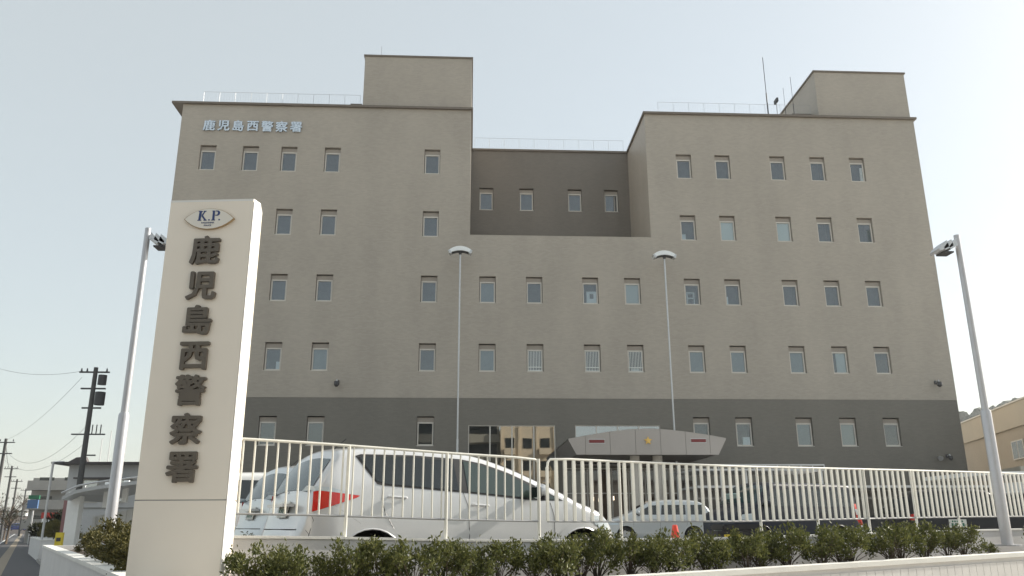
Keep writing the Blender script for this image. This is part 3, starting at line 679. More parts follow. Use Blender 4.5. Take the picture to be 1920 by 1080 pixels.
# ================================================================== RAILINGS
def rail_z(x): return sag(x)+.172
def fpt(x, dz, off=0.): q = fplan(x, off); return Vector((q[0], q[1], rail_z(x)+dz+E))
def railing(label, x0, x1, pitch, H, kind, posts, roundstart, roundend, PM, pw):
    t = thing('railing_fence', label, 'railing', (*fplan(x0, 0), 0.8)); O = Vector(t.location)
    n = int(abs(x1-x0)/.25)+1; xs_ = [x0+(x1-x0)*i/n for i in range(n+1)]
    top = [fpt(x, H)-O for x in xs_]; bot = [fpt(x, 0)-O for x in xs_]
    if roundstart: top = [fpt(x0, H-.10)-O, fpt(x0+.01, H-.04)-O, fpt(x0+.035, H-.01)-O]+[p for p in top if p.x > .07]
    if roundend: top = [p for p in top if p.x < top[-1].x-.06]+[fpt(x1-.035, H-.01)-O, fpt(x1-.01, H-.04)-O, fpt(x1, H-.10)-O]
    MB().tube(top, .0125, 8).build('top_rail', PM, t, smooth=True)
    MB().tube(bot, .010, 8).build('bottom_rail', M_RAIL2, t, smooth=True)
    hp = H
    pk = MB().tube([(0, 0, 0), (0, 0, hp)], pw*.5, 8).mesh('picket', PM, smooth=True) if kind == 'round' else None
    if kind != 'round':
        b = MB().box((-pw/2, -.010, 0), (pw/2, .010, hp)).mesh('picket', PM); bevel_mesh(b, .004, 1); pk = b
    pj = MB().tube([(0, 0, -.172), (0, 0, hp)], .016, 10).mesh('post', PM, smooth=True)
    x = x0+pitch; ang = atan2(dF.y, dF.x)
    while x < x1-.02:
        if min([abs(x-p) for p in posts]+[9]) > pitch*.45: put('picket', pk, t, fpt(x, 0)-O, (0, 0, ang))
        x += pitch
    if roundstart: put('picket', pk, t, fpt(x0, -.0)-O, (0, 0, ang)).scale = (.8, 1, (H-.09)/H)
    for p in posts: put('post', pj, t, fpt(p, 0)-O, (0, 0, ang))
    return t
railing('white tube railing in front of the silver hatchback, beside the sign pillar', -2.15, .700, .0862, .605, 'round', [-1.07, -.21, .695], False, True, M_RAILG, .0175)
railing('cream flat-bar railing running right from the rounded corner to the lamp pole', .785, 8.9, .0965, .615, 'flat', [1.59, 3.39, 4.25, 5.09, 5.94, 6.77, 7.64, 8.5], True, False, M_RAIL, .040)

# ================================================================== LAMP POLES
def pole_light(loc_, label, side, jz, tz, hr):
    t = thing('street_lamp', label, 'street lamp', loc_)
    z0 = loc_[2]; H = tz-z0; J = jz-z0
    MB().tube([(0, 0, 0), (0, 0, .02)], .17, 20).build('base_plate', M_POLE, t)
    MB().tube([(0, 0, .02), (0, 0, J-.03), (0, 0, J)], [.072, .069, .060], 20).build('lower_pole', M_POLE, t, smooth=True)
    MB().tube([(0, 0, J), (0, 0, H)], [.047, .040], 16).build('upper_pole', M_POLE, t, smooth=True)
    s = side
    MB().tube([(0, 0, H-.12), (s*.18, 0, H-.14)], .03, 8).build('arm', M_STEEL, t)
    h = MB()
    for k, (xa, xb, zz) in enumerate(((.08, .20, 0), (.15, .28, -.01), (.22, .36, -.025))):
        h.extr_y([(s*xa, H-.20+zz), (s*xb, H-.27+zz), (s*(xb+.02), H-.23+zz), (s*(xb-.03), H-.17+zz), (s*(xa+.02), H-.10+zz)], -.13, .13)
    hd = h.build('lamp_head', M_STEEL, t); MB().box((min(s*.14, s*.30), -.10, H-.305), (max(s*.14, s*.30), .10, H-.285)).build('lens', M_DARK, t)
    hd.rotation_euler = (0, 0, hr)
    return t
pole_light(P(7.24, 11.10, -.29), 'silver lamp pole at the right end of the shrub bed', -1, 1.53+E, 4.14+E, 0)
pole_light(P(-4.63, 11.2, -.47), 'silver lamp pole rising behind the sign pillar', 1, 1.46+E, 4.10+E, 0)

# ================================================================== SHRUBS
def shrub_mesh(seed, n, m, w=.20, h=.19, low=.36):
    rg = random.Random(seed); mb = MB(); st_ = MB(); tips = []
    for k in range(20):
        a = 2*pi*k*.618+rg.uniform(-.4, .4); r = sqrt(rg.uniform(.02, 1))*w; z = rg.uniform(low, 1)*h*2*(1-.18*(r/w)**2)
        b = Vector((r*cos(a), r*sin(a), z)); mid = Vector((b.x*.30, b.y*.30, z*.42))
        st_.tube([(rg.uniform(-.012, .012), rg.uniform(-.012, .012), -.03), mid, b], [.006, .004, .002], 4)
        tips.append(b)
        if rg.random() < .4:
            e = b+Vector((rg.uniform(-.02, .02), rg.uniform(-.02, .02), rg.uniform(.03, .07))); tips.append(e); st_.tube([b, e], .0015, 3)
    per = n//len(tips)
    for b in tips:
        d0 = Vector((b.x, b.y, b.z*.5+.05)).normalized()
        for _ in range(per):
            c = b+Vector((rg.gauss(0, .028), rg.gauss(0, .028), rg.gauss(-.015, .034)))
            ax = (d0*.5+Vector((rg.uniform(-1, 1), rg.uniform(-1, 1), rg.uniform(-.3, 1.3)))).normalized()
            sd_ = ax.cross(Vector((rg.uniform(-1, 1), rg.uniform(-1, 1), .1))).normalized(); L = rg.uniform(.024, .046); W = L*.21
            nn = ax.cross(sd_)*L*.14
            mb.face([c, c+ax*L*.5+sd_*W+nn, c+ax*L, c+ax*L*.5-sd_*W+nn])
    return mb.mesh('foliage', m, fix=False), st_.mesh('stem', M_BARK, smooth=True)
SV = [shrub_mesh(s, 1500, M_LEAF, .20, .205) for s in range(6)]
ordn = ['first', 'second', 'third', 'fourth', 'fifth', 'sixth', 'seventh', 'eighth', 'ninth', 'tenth', 'eleventh', 'twelfth', 'thirteenth', 'fourteenth', 'fifteenth', 'sixteenth', 'seventeenth', 'eighteenth', 'nineteenth', 'twentieth', 'twenty-first', 'twenty-second', 'twenty-third', 'twenty-fourth', 'twenty-fifth', 'twenty-sixth', 'twenty-seventh', 'twenty-eighth', 'twenty-ninth', 'thirtieth', 'thirty-first', 'thirty-second']
SX = [-1.36, -1.20, -1.0, -.70, -.45, -.22, 0.0, .25, .52, .80, 1.0, 1.24, 1.5, 1.72, 1.95, 2.24, 2.52, 2.80, 3.05, 3.36, 3.68, 4.01, 4.32, 4.65, 5.02, 5.40, 5.78, 6.15, 6.42]
rg = random.Random(11)
for i, x in enumerate(SX):
    x += rg.uniform(-.05, .05); off = .48+rg.uniform(-.10, .10) if i < 26 else .45+rg.uniform(-.05, .08)
    px_, py_ = plan(x, off); s = rg.uniform(.86, 1.14)*(.94 if i < 4 else 1)*(1.06 if x > 2 else 1)*(.90 if x > 5.2 else 1)
    t = thing('shrub', f'glossy green shrub in the long planter, {ordn[i]} counting from the sign pillar', 'shrub', (px_, py_, ztopF((px_, 0))-.08), rg.uniform(0, 6.3), 'shrubs in the long planter')
    t.scale = (s*rg.uniform(.95, 1.25), s*rg.uniform(.95, 1.2), s)
    f, sm = SV[rg.randrange(6)]; put('foliage', f, t); put('stem', sm, t)
AZ = [shrub_mesh(40+s, 3200, M_LEAF2, .30, .20, .15) for s in range(3)]
hb = [(.9, .45), (2.4, .42), (3.4, .40), (1.2, .62), (1.6, 1.1), (2.1, .58), (2.7, 1.0), (3.1, .60), (3.6, 1.1), (4.1, .62), (4.7, 1.05), (5.3, .72), (6.0, 1.15), (6.4, .68), (7.2, 1.0), (8.2, .75), (9.4, 1.1), (10.8, .8)]
for i, (tt, off) in enumerate(hb):
    q = lp(tt, off); s = rg.uniform(.95, 1.15)
    t = thing('azalea_bush', f'dense olive azalea bush behind the street wall, {ordn[i]} going back from the sign pillar', 'bush', (q[0], q[1], -.48+E), rg.uniform(0, 6), 'azalea bushes behind the street wall')
    t.scale = (s*1.2, s*1.2, s*rg.uniform(.95, 1.15)); f, sm = AZ[i % 3]; put('foliage', f, t); put('stem', sm, t)
for i in range(5):
    q = l2(1.2+2.4*i, 1.0); t = thing('azalea_bush', f'low dark bush on the far planter, {ordn[i]} from its near end', 'bush', (q[0], q[1], -.56+E), i, 'bushes on the far planter')
    t.scale = (2.6, 2.6, 1.9); f, sm = AZ[i % 3]; put('foliage', f, t); put('stem', sm, t)
for i, (x, o_, s) in enumerate(((6.98, .50, .45), (8.05, .45, 1.0), (8.35, .5, .9))):
    px_, py_ = plan(x, o_); t = thing('shrub', ['tiny sprig of leaves at the foot of the right lamp pole', 'brownish shrub just past the right lamp pole', 'brownish shrub at the right frame edge by the railing'][i], 'shrub', (px_, py_, ztopF((px_, 0))-.08), i)
    t.scale = (s, s, s); f, sm = SV[i]; put('foliage', f, t); put('stem', sm, t)

# ================================================================== CARS
def cr_sample(pts, n):
    out = []
    P_ = [Vector(p) for p in pts]; P_ = [P_[0]*2-P_[1]]+P_+[P_[-1]*2-P_[-2]]
    for i in range(1, len(P_)-2):
        seg = (P_[i+1]-P_[i]).length; k = max(2, int(n*seg))
        for j in range(k):
            t = j/k; a, b, c, d = P_[i-1], P_[i], P_[i+1], P_[i+2]
            v = .5*((2*b)+(c-a)*t+(2*a-5*b+4*c-d)*t*t+(3*b-a-3*c+d)*t*t*t); out.append(v)
    out.append(Vector(pts[-1])); return out
CARMATS = {}
def paint(name, col, metal=.3, rough=.28):
    m = mat(name, col, rough, metal=metal, coat=.7); m.node_tree.nodes['Principled BSDF'].inputs['Coat Roughness'].default_value = .04
    return m
M_CGLASS = mat('tinted_car_glass', (.012, .016, .016), .04, spec=.9)
M_CGLASS2 = mat('clear_car_glass', (.045, .065, .058), .04, spec=.9)
M_REARG = mat('rear_car_glass', (.02, .045, .05), .05, spec=.4)
M_TAIL = mat('red_tail_lens', (.62, .02, .012), .15, coat=1)
M_LENS = mat('clear_lens', (.55, .62, .66), .08, coat=1)
M_PLATE = mat('plate_white', (.75, .75, .70), .5); M_PLG = mat('plate_green_ink', (.04, .16, .10), .5); M_YEL = mat('plate_yellow', (.7, .55, .05), .5)
class Car:
    def __init__(s, name, label, prof, W, belt, Pm, origin, ang, tumble=.30, rr=.10, zs=.20, xw=(.75, 3.3), wr=.30, group=None, rearcut=.20, frontcut=.30, cat='car', wheels=True, arch=.362, ground=-.70):
        s.W = W; s.belt = belt; s.tumble = tumble; s.rr = rr; s.zs = zs; s.prof = cr_sample(prof, 26); s.L = max(p.x for p in s.prof); s.rc = rearcut; s.fc = frontcut
        s.t = thing(name, label, cat, (origin[0], origin[1], ground+E), ang, group)
        s.paint = Pm; N = 26; K = 7; mb = MB(); rings = []
        for p in s.prof:
            x, zt = p.x, p.y; zt = max(zt, zs+.04); r = min(rr, (zt-zs)*.5); side = []
            for j in range(N+1):
                z = zs+(zt-r-zs)*j/N; side.append((s.hw(x, z), z))
            w0 = side[-1][0]; rw = min(.17, w0*.5)
            for j in range(1, 5):
                a = j/4*pi/2; side.append((w0-rw*(1-cos(a)), zt-r+r*sin(a)))
            w1 = side[-1][0]
            for j in range(1, K+1):
                y = w1*(1-j/K); side.append((y, zt+.035*(1-(y/w1)**2)))
            ring = [(x, -y, z) for y, z in side]+[(x, y, z) for y, z in reversed(side[:-1])]
            rings.append(ring)
        m = len(rings[0])
        for r_ in rings: mb.v += r_
        for i in range(len(rings)-1):
            for j in range(m-1):
                a = i*m+j; q = (a, a+m, a+m+1, a+1)
                c = sum((Vector(mb.v[k]) for k in q), Vector())/4
                if wheels and abs(c.y) > s.hw(c.x, c.z)*.86 and any((c.x-w)**2+(c.z-wr)**2 < (arch+.03)**2 for w in xw): continue
                mb.f.append(q); mb.mi.append(0)
        mb.f.append(tuple(range(m))); mb.f.append(tuple((len(rings)-1)*m+k for k in reversed(range(m)))); mb.mi += [0, 0]
        b = mb.build('body', Pm, s.t, smooth=True)
        if wheels:
            wm = s.wheel_mesh(wr)
            for w in xw:
                for sg in (-1, 1):
                    y = sg*(s.hw(w, .35)-.10)
                    o = put('wheel', wm[0], s.t, (w, y, wr)); put('rim', wm[1], o)
                    fl = MB(); q = 26
                    for k in range(q+1):
                        a = pi*k/q
                        for r_ in (arch, arch+.035, arch+.075):
                            fx, fz = w+r_*cos(a), max(s.zs, wr+r_*sin(a)); fl.v.append((fx, sg*(s.hw(fx, fz)+.004), fz))
                    for k in range(q):
                        for j in (0, 1): fl.f.append((k*3+j, k*3+j+1, k*3+j+4, k*3+j+3)); fl.mi.append(0)
                    fo = fl.build('fender_edge', Pm, s.t, smooth=True)
                    al = MB(); pts = [(w+arch*1.02*cos(a), sg*(s.hw(w+arch*cos(a), wr+arch*sin(a))+.002), wr+arch*1.02*sin(a)) for a in [pi*k/14 for k in range(15)]]
                    al.tube(pts, .009, 6).build('arch_lip', Pm, s.t, smooth=True)
                # dark liner
                for sg in (-1, 1):
                    ln = MB(); R2 = arch+.05
                    for k in range(14):
                        a0, a1 = pi*k/14, pi*(k+1)/14
                        yo = sg*(s.hw(w, .5)-.02); yi = sg*.45
                        ln.face([(w+R2*cos(a0), yo, wr+R2*sin(a0)), (w+R2*cos(a1), yo, wr+R2*sin(a1)), (w+R2*cos(a1), yi, wr+R2*sin(a1)), (w+R2*cos(a0), yi, wr+R2*sin(a0))])
                        ln.face([(w, yi, wr-.1), (w+R2*cos(a0), yi, wr+R2*sin(a0)), (w+R2*cos(a1), yi, wr+R2*sin(a1))])
                    ln.build('wheel_housing', M_BLACK, s.t, fix=False)
    def wheel_mesh(s, wr):
        if ('w', wr) in CARMATS: return CARMATS[('w', wr)]
        t = MB(); seg = 28; prof = [(.10, wr-.10), (.095, wr-.03), (.07, wr), (-.07, wr), (-.095, wr-.03), (-.10, wr-.10)]
        for k in range(seg):
            a = 2*pi*k/seg
            for y, r in prof: t.v.append((r*cos(a), y, r*sin(a)))
        n = len(prof)
        for k in range(seg):
            k2 = (k+1) % seg
            for j in range(n-1): t.f.append((k*n+j, k*n+j+1, k2*n+j+1, k2*n+j)); t.mi.append(0)
        tm = t.mesh('wheel', M_TYRE, smooth=True)
        rmb = MB()
        for k in range(5):
            a = 2*pi*k/5; d = Vector((cos(a), 0, sin(a))); e = Vector((-sin(a), 0, cos(a)))
            for yy in (-.075, .075): rmb.face([d*.04-e*.035+Vector((0, yy, 0)), d*(wr-.10)-e*.05+Vector((0, yy*1.1, 0)), d*(wr-.10)+e*.05+Vector((0, yy*1.1, 0)), d*.04+e*.035+Vector((0, yy, 0))])
        rmb.tube([(0, -.06, 0), (0, .06, 0)], wr-.13, 20)
        CARMATS[('w', wr)] = (tm, rmb.mesh('rim', M_STEEL, fix=False)); return CARMATS[('w', wr)]
    def hw(s, x, z):
        w = s.W/2; rr_ = s.rc*1.6
        if x < rr_: q = (rr_-x)/rr_; w -= s.rc*(1-sqrt(max(0, 1-min(1, q)**2)))
        rf = s.fc*2.2
        if x > s.L-rf: q = (x-s.L+rf)/rf; w -= s.fc*(1-sqrt(max(0, 1-min(1, q)**2)))
        b = s.belt(x)
        if z < .45: w -= .05*((.45-z)/.25)**2
        if z > .72: w -= .025*min(1, (z-.72)/max(.05, b-.72))**2
        w -= .012*math.exp(-((z-(b-.16))/.035)**2)*0
        if z > b: w -= (z-b)*s.tumble
        return w
    def side(s, poly, name, m, eps=.004, sides=(-1, 1), parent=None):
        bm = bmesh.new(); vs = [bm.verts.new((p[0], 0, p[1])) for p in poly]; bm.faces.new(vs)
        x0 = min(p[0] for p in poly); x1 = max(p[0] for p in poly); z0 = min(p[1] for p in poly); z1 = max(p[1] for p in poly)
        k = math.ceil(x0/.08)
        while k*.08 < x1: bmesh.ops.bisect_plane(bm, geom=bm.verts[:]+bm.edges[:]+bm.faces[:], plane_co=(k*.08, 0, 0), plane_no=(1, 0, 0)); k += 1
        k = math.ceil(z0/.07)
        while k*.07 < z1: bmesh.ops.bisect_plane(bm, geom=bm.verts[:]+bm.edges[:]+bm.faces[:], plane_co=(0, 0, k*.07), plane_no=(0, 0, 1)); k += 1
        bm.verts.index_update(); vv = [v.co.copy() for v in bm.verts]; ff = [[v.index for v in f.verts] for f in bm.faces]; bm.free()
        out = []
        for sg in sides:
            mb = MB(); mb.v = [(v.x, sg*(s.hw(v.x, v.z)+eps), v.z) for v in vv]; mb.f = [tuple(f) for f in ff]; mb.mi = [0]*len(ff)
            me = mb.mesh(name, m, fix=False)
            for p in me.polygons: p.use_smooth = True
            out.append(put(name, me, parent or s.t))
        return out
    def seam(s, pts, sides=(-1, 1), w=.006, m=None, name='door_seam'):
        q = []
        for (a, b) in zip(pts, pts[1:]):
            n = max(1, int((Vector(b)-Vector(a)).length/.06))
            for k in range(n): q.append(Vector(a).lerp(Vector(b), k/n))
        q.append(Vector(pts[-1]))
        for sg in sides:
            MB().tube([(p.x, sg*(s.hw(p.x, p.y)-.002), p.y) for p in q], w*.8, 5).build(name, m or M_BLACK, s.t)
    def top(s, z0x0, z0x1, fr0, fr1, name, m, eps=.006, n=10):
        """patch on the top surface between two profile x positions, widths as fractions"""
        pr = [p for p in s.prof if z0x0 <= p.x <= z0x1 and p.y > .85]
        mb = MB(); rows = len(pr)
        for i, p in enumerate(pr):
            q0 = pr[max(0, i-1)]; q1 = pr[min(rows-1, i+1)]; d = (q1-q0).normalized(); nrm = Vector((-d.y, d.x))
            r = min(s.rr, (p.y-s.zs)*.5); w0 = s.hw(p.x, p.y-r); w1 = w0-min(.17, w0*.5)
            f = fr0+(fr1-fr0)*i/max(1, rows-1); wt_ = w1+(w0-w1)*.55*f
            for k in range(n+1):
                y = -wt_+2*wt_*k/n; zz = p.y+.035*(1-min(1, (y/w1)**2)) if abs(y) < w1 else p.y-r*(1-sqrt(max(0, 1-((abs(y)-w1)/(w0-w1))**2)))
                mb.v.append((p.x+nrm.x*eps, y, zz+nrm.y*eps))
        for i in range(rows-1):
            for k in range(n): a = i*(n+1)+k; mb.f.append((a, a+1, a+n+2, a+n+1)); mb.mi.append(0)
        me = mb.mesh(name, m, fix=False)
        for p in me.polygons: p.use_smooth = True
        return put(name, me, s.t)
    def plate(s, x, z, front=False, m=None, tilt=0, y=0):
        sx = 1 if front else -1
        o = MB().box((-.006, -.165, -.0825), (.006, .165, .0825)).build('number_plate', m or M_PLATE, s.t, loc=(x, y, z)); o.rotation_euler = (0, tilt, 0)
        mk = MB()
        for k in range(5): mk.box((sx*.0063-.001, -.10+k*.045, .025), (sx*.0063+.001, -.07+k*.045, .06))
        for k in range(4): mk.box((sx*.0063-.001, -.12+k*.068, -.055), (sx*.0063+.001, -.08+k*.068, .008))
        mk.build('plate_characters', M_PLG, o); return o
    def handles(s, xs, z):
        for x in xs:
            for sg in (-1, 1):
                y = s.hw(x, z)
                MB().tube([(x-.10, sg*(y+.004), z), (x-.08, sg*(y+.028), z+.002), (x+.08, sg*(y+.028), z-.004), (x+.10, sg*(y+.004), z-.006)], [.012, .014, .014, .012], 8).build('door_handle', s.paint, s.t, smooth=True)
    def mirror(s, x, z, w=.22):
        for sg in (-1, 1):
            y = s.hw(x, z-.1)
            mb = MB(); n = 10
            bm = bmesh.new(); bmesh.ops.create_uvsphere(bm, u_segments=14, v_segments=9, radius=1)
            for v in bm.verts:
                v.co = Vector((v.co.x*.085, v.co.y*w*.5, v.co.z*.075)); v.co.z += .02*(v.co.x > 0); v.co.x = max(v.co.x, -.045)
            me = bpy.data.meshes.new('wing_mirror'); bm.to_mesh(me); bm.free(); me.materials.append(s.paint)
            for p in me.polygons: p.use_smooth = True
            o = put('wing_mirror', me, s.t, (x, sg*(y+.12), z))
            MB().box((-.055, -w*.40, -.055), (-.046, w*.40, .055)).build('mirror_glass', M_CGLASS, o)
            MB().box((-.03, -.13, -.09), (.03, .01, -.04)).build('mirror_foot', M_BLACK, o)

WHT = paint('pearl_silver_paint', (.62, .63, .64), .25); SIL = paint('silver_white_paint', (.58, .61, .62), .3); WHT2 = paint('white_car_paint', (.66, .67, .66), .05)
NAVY = mat('dark_navy_paint', (.012, .016, .03), .38, spec=.35); GREYP = mat('dark_grey_paint', (.03, .03, .032), .4, spec=.35); BLUEP = paint('blue_paint', (.02, .04, .22), .2)
TH = radians(27.5)
PR_MAIN = [(.04, .25), (.0, .38), (-.01, .56), (.03, .64), (.09, .80), (.13, .98), (.22, 1.16), (.36, 1.37), (.40, 1.425), (.50, 1.45), (.85, 1.475), (1.25, 1.485), (1.7, 1.465), (2.0, 1.425), (2.35, 1.33), (2.68, 1.21), (3.05, 1.06), (3.25, .965), (3.42, .915), (3.60, .85), (3.74, .74), (3.84, .60), (3.88, .45), (3.84, .25)]
def belt_main(x): return 1.10-.052*max(0, x-.8)
def lxy(O, ang, x, y): return (O[0]+cos(ang)*x-sin(ang)*y, O[1]+sin(ang)*x+cos(ang)*y)
def hatch(name, label, near_rear, ang, pm, lamp=True, ground=-.70, detail=True, rearw=True, group=None):
    W = 1.64; o = lxy(near_rear, ang, 0, W/2)
    c = Car(name, label, PR_MAIN, W, belt_main, pm, o, ang, tumble=.26, rr=.09, xw=(.74, 3.27), group=group, rearcut=.25)
    bz = belt_main
    ws = [(.56, 1.375), (.62, 1.395), (1.2, 1.405), (1.75, 1.385), (2.02, 1.345), (2.33, 1.255), (2.66, 1.125), (3.02, .962), (2.60, .962), (1.76, 1.03), (.86, 1.085), (.78, 1.10)]
    c.side(ws[::-1], 'window_surround', M_BLACK, .003)
    c.side([(.60, 1.365), (.78, 1.13), (.88, 1.105), (1.70, 1.052), (1.66, 1.365), (1.2, 1.385), (.65, 1.378)], 'rear_door_glass', M_CGLASS, .006)
    c.side([(1.81, 1.045), (2.60, .985), (2.74, .975), (2.62, 1.11), (2.33, 1.235), (2.02, 1.325), (1.78, 1.365)], 'front_door_glass', M_CGLASS2, .006)
    c.side([(2.79, .972), (2.97, .972), (2.80, 1.045)], 'quarter_glass', M_CGLASS2, .006)
    c.seam([(.84, 1.08), (.83, .95), (.87, .82), (.96, .68), (1.06, .56), (1.10, .35)]); c.seam([(1.75, 1.03), (1.80, .9), (1.82, .6), (1.80, .35)]); c.seam([(2.84, .94), (2.88, .8), (2.89, .5), (2.86, .35)])
    c.seam([(.30, .92), (.62, .72)], w=.003); c.seam([(.12, .58), (.16, .75), (.14, .80)], w=.005)
    c.top(.13, .36, .72, .55, 'rear_window', M_REARG); c.top(2.05, 3.02, .6, .9, 'windshield', M_CGLASS2)
    c.handles((1.0,), .975); c.handles((1.95,), .905)
    c.mirror(2.63, 1.045, .24)
    for l in c.side([(.14, .83), (.145, 1.02), (.20, 1.028), (.60, .985), (.57, .965), (.32, .885)], 'tail_lamp', M_TAIL, .008): 
        pass
    c.side([(.05, 1.022), (.09, 1.075), (.30, 1.06), (.58, .99), (.14, 1.032)], 'lamp_lens', M_LENS, .007)
    c.side([(3.44, .70), (3.40, .80), (3.58, .80), (3.72, .66), (3.66, .62)], 'headlamp', M_LENS, .008)
    c.plate(.075, .86, tilt=.25)
    MB().box((-.02, -.30, .885), (.10, .30, .915)).build('trunk_handle', pm, c.t)
    MB().tube([(.42, -.40, 1.44), (.56, -.43, 1.57)], .005, 5).build('aerial', M_BLACK, c.t)
    w = MB().tube([(.145, .05, 1.02), (.19, .10, 1.06)], .02, 8).tube([(.165, .08, 1.055), (.30, -.36, 1.27)], .007, 5).build('rear_wiper', M_BLACK, c.t)
    MB().box((.02, -.60, .30), (.06, -.35, .42)).build('bumper_vent', M_BLACK, c.t)
    c.seam([(.150, .935), (.46, .935)], w=.004, name='lamp_divider', m=mat('dark_red_lens', (.25, .01, .01), .2)); c.seam([(.30, .885), (.30, 1.01)], w=.004, name='lamp_divider', m=MATS['dark_red_lens'])
    MB().tube([(.045, -.60, .665), (.030, -.3, .665), (.026, 0, .665), (.030, .3, .665), (.045, .60, .665)], .006, 5).build('bumper_seam', M_BLACK, c.t)
    c.seam([(.12, .30), (.13, .62), (.10, .66)], w=.004)
    return c
NR = (-1.60, 8.06)
main = hatch('parked_car', 'silver hatchback parked side-on behind the railing, nearest car', NR, TH, WHT)
hatch('parked_car', 'silver hatchback half hidden just beyond the nearest hatchback', (-2.55, 10.6), TH+.03, SIL)
# white tall wagon further back
PR_MPV = [(.04, .25), (.0, .45), (.0, .75), (.06, 1.0), (.20, 1.30), (.42, 1.50), (.80, 1.58), (1.6, 1.60), (2.2, 1.55), (2.65, 1.42), (3.3, 1.08), (3.55, .98), (3.95, .86), (4.12, .70), (4.16, .5), (4.12, .3)]
PR_WAG = [(.04, .25), (.0, .45), (.0, .7), (.05, 1.0), (.16, 1.40), (.24, 1.50), (.5, 1.54), (1.6, 1.56), (2.4, 1.50), (3.1, 1.10), (3.3, 1.0), (3.8, .88), (4.0, .75), (4.1, .55), (4.08, .3)]
def wagon(name, label, origin, ang, pm, sc=1., xw=(.8, 3.35), L2=0, glass=M_CGLASS, group=None, wheels=True, prof=None):
    c = Car(name, label, [(x+(L2 if x > 2 else 0), z*sc) for x, z in (prof or PR_WAG)], 1.7, lambda x: 1.02*sc, pm, origin, ang, tumble=.16, xw=(xw[0], xw[1]+L2), rearcut=.12, group=group, wheels=wheels)
    z0, z1 = 1.06*sc, 1.42*sc
    c.side([(.38, z0), (.42, z1), (1.0, z1), (1.0, z0)][::-1], 'quarter_glass', glass); c.side([(1.06, z0), (1.06, z1), (1.95+L2*.6, z1), (2.0+L2*.6, z0)][::-1], 'rear_door_glass', glass)
    c.side([(2.08+L2*.6, z0), (2.02+L2*.6, z1), (2.40+L2, z1-.02), (3.02+L2, z0)][::-1], 'front_door_glass', glass)
    c.seam([(1.03, z1), (1.03, .7), (1.2, .4)]); c.seam([(2.03+L2*.6, z1), (2.05+L2*.6, .35)]); c.seam([(3.05+L2, 1.0*sc), (3.05+L2, .4)])
    c.top(.06, .17, .75, .6, 'rear_window', glass); c.top(2.5+L2, 3.08+L2, .6, .9, 'windshield', glass)
    c.handles((1.2, 2.2+L2*.6), .9*sc); c.mirror(2.85+L2, 1.12*sc)
    c.side([(.03, .85*sc), (.04, 1.0*sc), (.28, .98*sc), (.26, .86*sc)][::-1], 'tail_lamp', M_TAIL, .008)
    c.side([(3.62+L2, .70*sc), (3.52+L2, .86*sc), (3.85+L2, .80*sc), (3.95+L2, .70*sc)], 'headlamp', M_LENS, .008)
    c.plate(-.012, .70); c.plate(4.12+L2, .45, True)
    return c
wagon('parked_car', 'white wagon at the far left, behind the sign pillar and the two hatchbacks', (-4.55, 14.2), TH-.02, WHT2)
# silver minivan facing left
ang = radians(176)
q = lxy((8.65+.0, 32.2), ang, 0, 0)
wagon('minivan', 'silver-white minivan facing left in front of the entrance', (9.35, 32.4), ang, SIL, 1.0, L2=0, glass=M_CGLASS, prof=PR_MPV)
# dark van
PR_VAN = [(.04, .25), (.0, .5), (.02, 1.1), (.10, 1.6), (.2, 1.76), (.5, 1.80), (2.6, 1.80), (3.2, 1.74), (3.75, 1.22), (3.9, 1.12), (4.3, 1.0), (4.42, .8), (4.45, .5), (4.4, .3)]
def van(name, label, origin, ang, pm):
    c = Car(name, label, PR_VAN, 1.72, lambda x: 1.12, pm, origin, ang, tumble=.12, xw=(.85, 3.65), rearcut=.10, cat='van')
    for nm, a, b in (('quarter_glass', .3, 1.15), ('rear_door_glass', 1.22, 2.3)): c.side([(a, 1.16), (a+.03, 1.62), (b, 1.62), (b, 1.16)][::-1], nm, M_CGLASS)
    c.side([(2.38, 1.16), (2.38, 1.62), (3.1, 1.60), (3.62, 1.16)][::-1], 'front_door_glass', M_CGLASS)
    c.top(.03, .14, .75, .6, 'rear_window', M_CGLASS); c.top(3.24, 3.74, .7, .9, 'windshield', M_REARG)
    c.seam([(1.18, 1.62), (1.18, .4)]); c.seam([(2.34, 1.62), (2.34, .4)]); c.handles((1.4, 2.5), 1.0); c.mirror(3.45, 1.22)
    c.side([(.03, .8), (.04, 1.25), (.16, 1.25), (.16, .8)][::-1], 'tail_lamp', M_TAIL, .008); c.side([(3.95, .8), (3.95, .98), (4.25, .95), (4.3, .82)], 'headlamp', M_LENS, .008)
    c.plate(4.46, .5, True); return c
v = van('parked_van', 'dark navy van with a pale sheet in its windscreen, behind the flat-bar railing', (10.85, 24.4), radians(203), NAVY)
MB().box((-.01, -.30, -.18), (.01, .30, .18)).build('paper_sheet', mat('pale_green_sheet', (.45, .6, .58), .7), v.t, loc=(3.62, -.25, 1.40)).rotation_euler = (0, .85, 0)
# dark car right
c = wagon('parked_car', 'dark grey car with its rear plate towards the railing, left of the lamp pole', (10.1, 17.0), radians(72), GREYP, .9)
c = wagon('parked_car', 'dark car at the far right end, beyond the lamp pole', (12.6, 18.2), radians(72), GREYP, .88)
wagon('parked_car', 'small blue car crossing the street in the far left distance', (-87.0, 172), radians(182), BLUEP, .88)
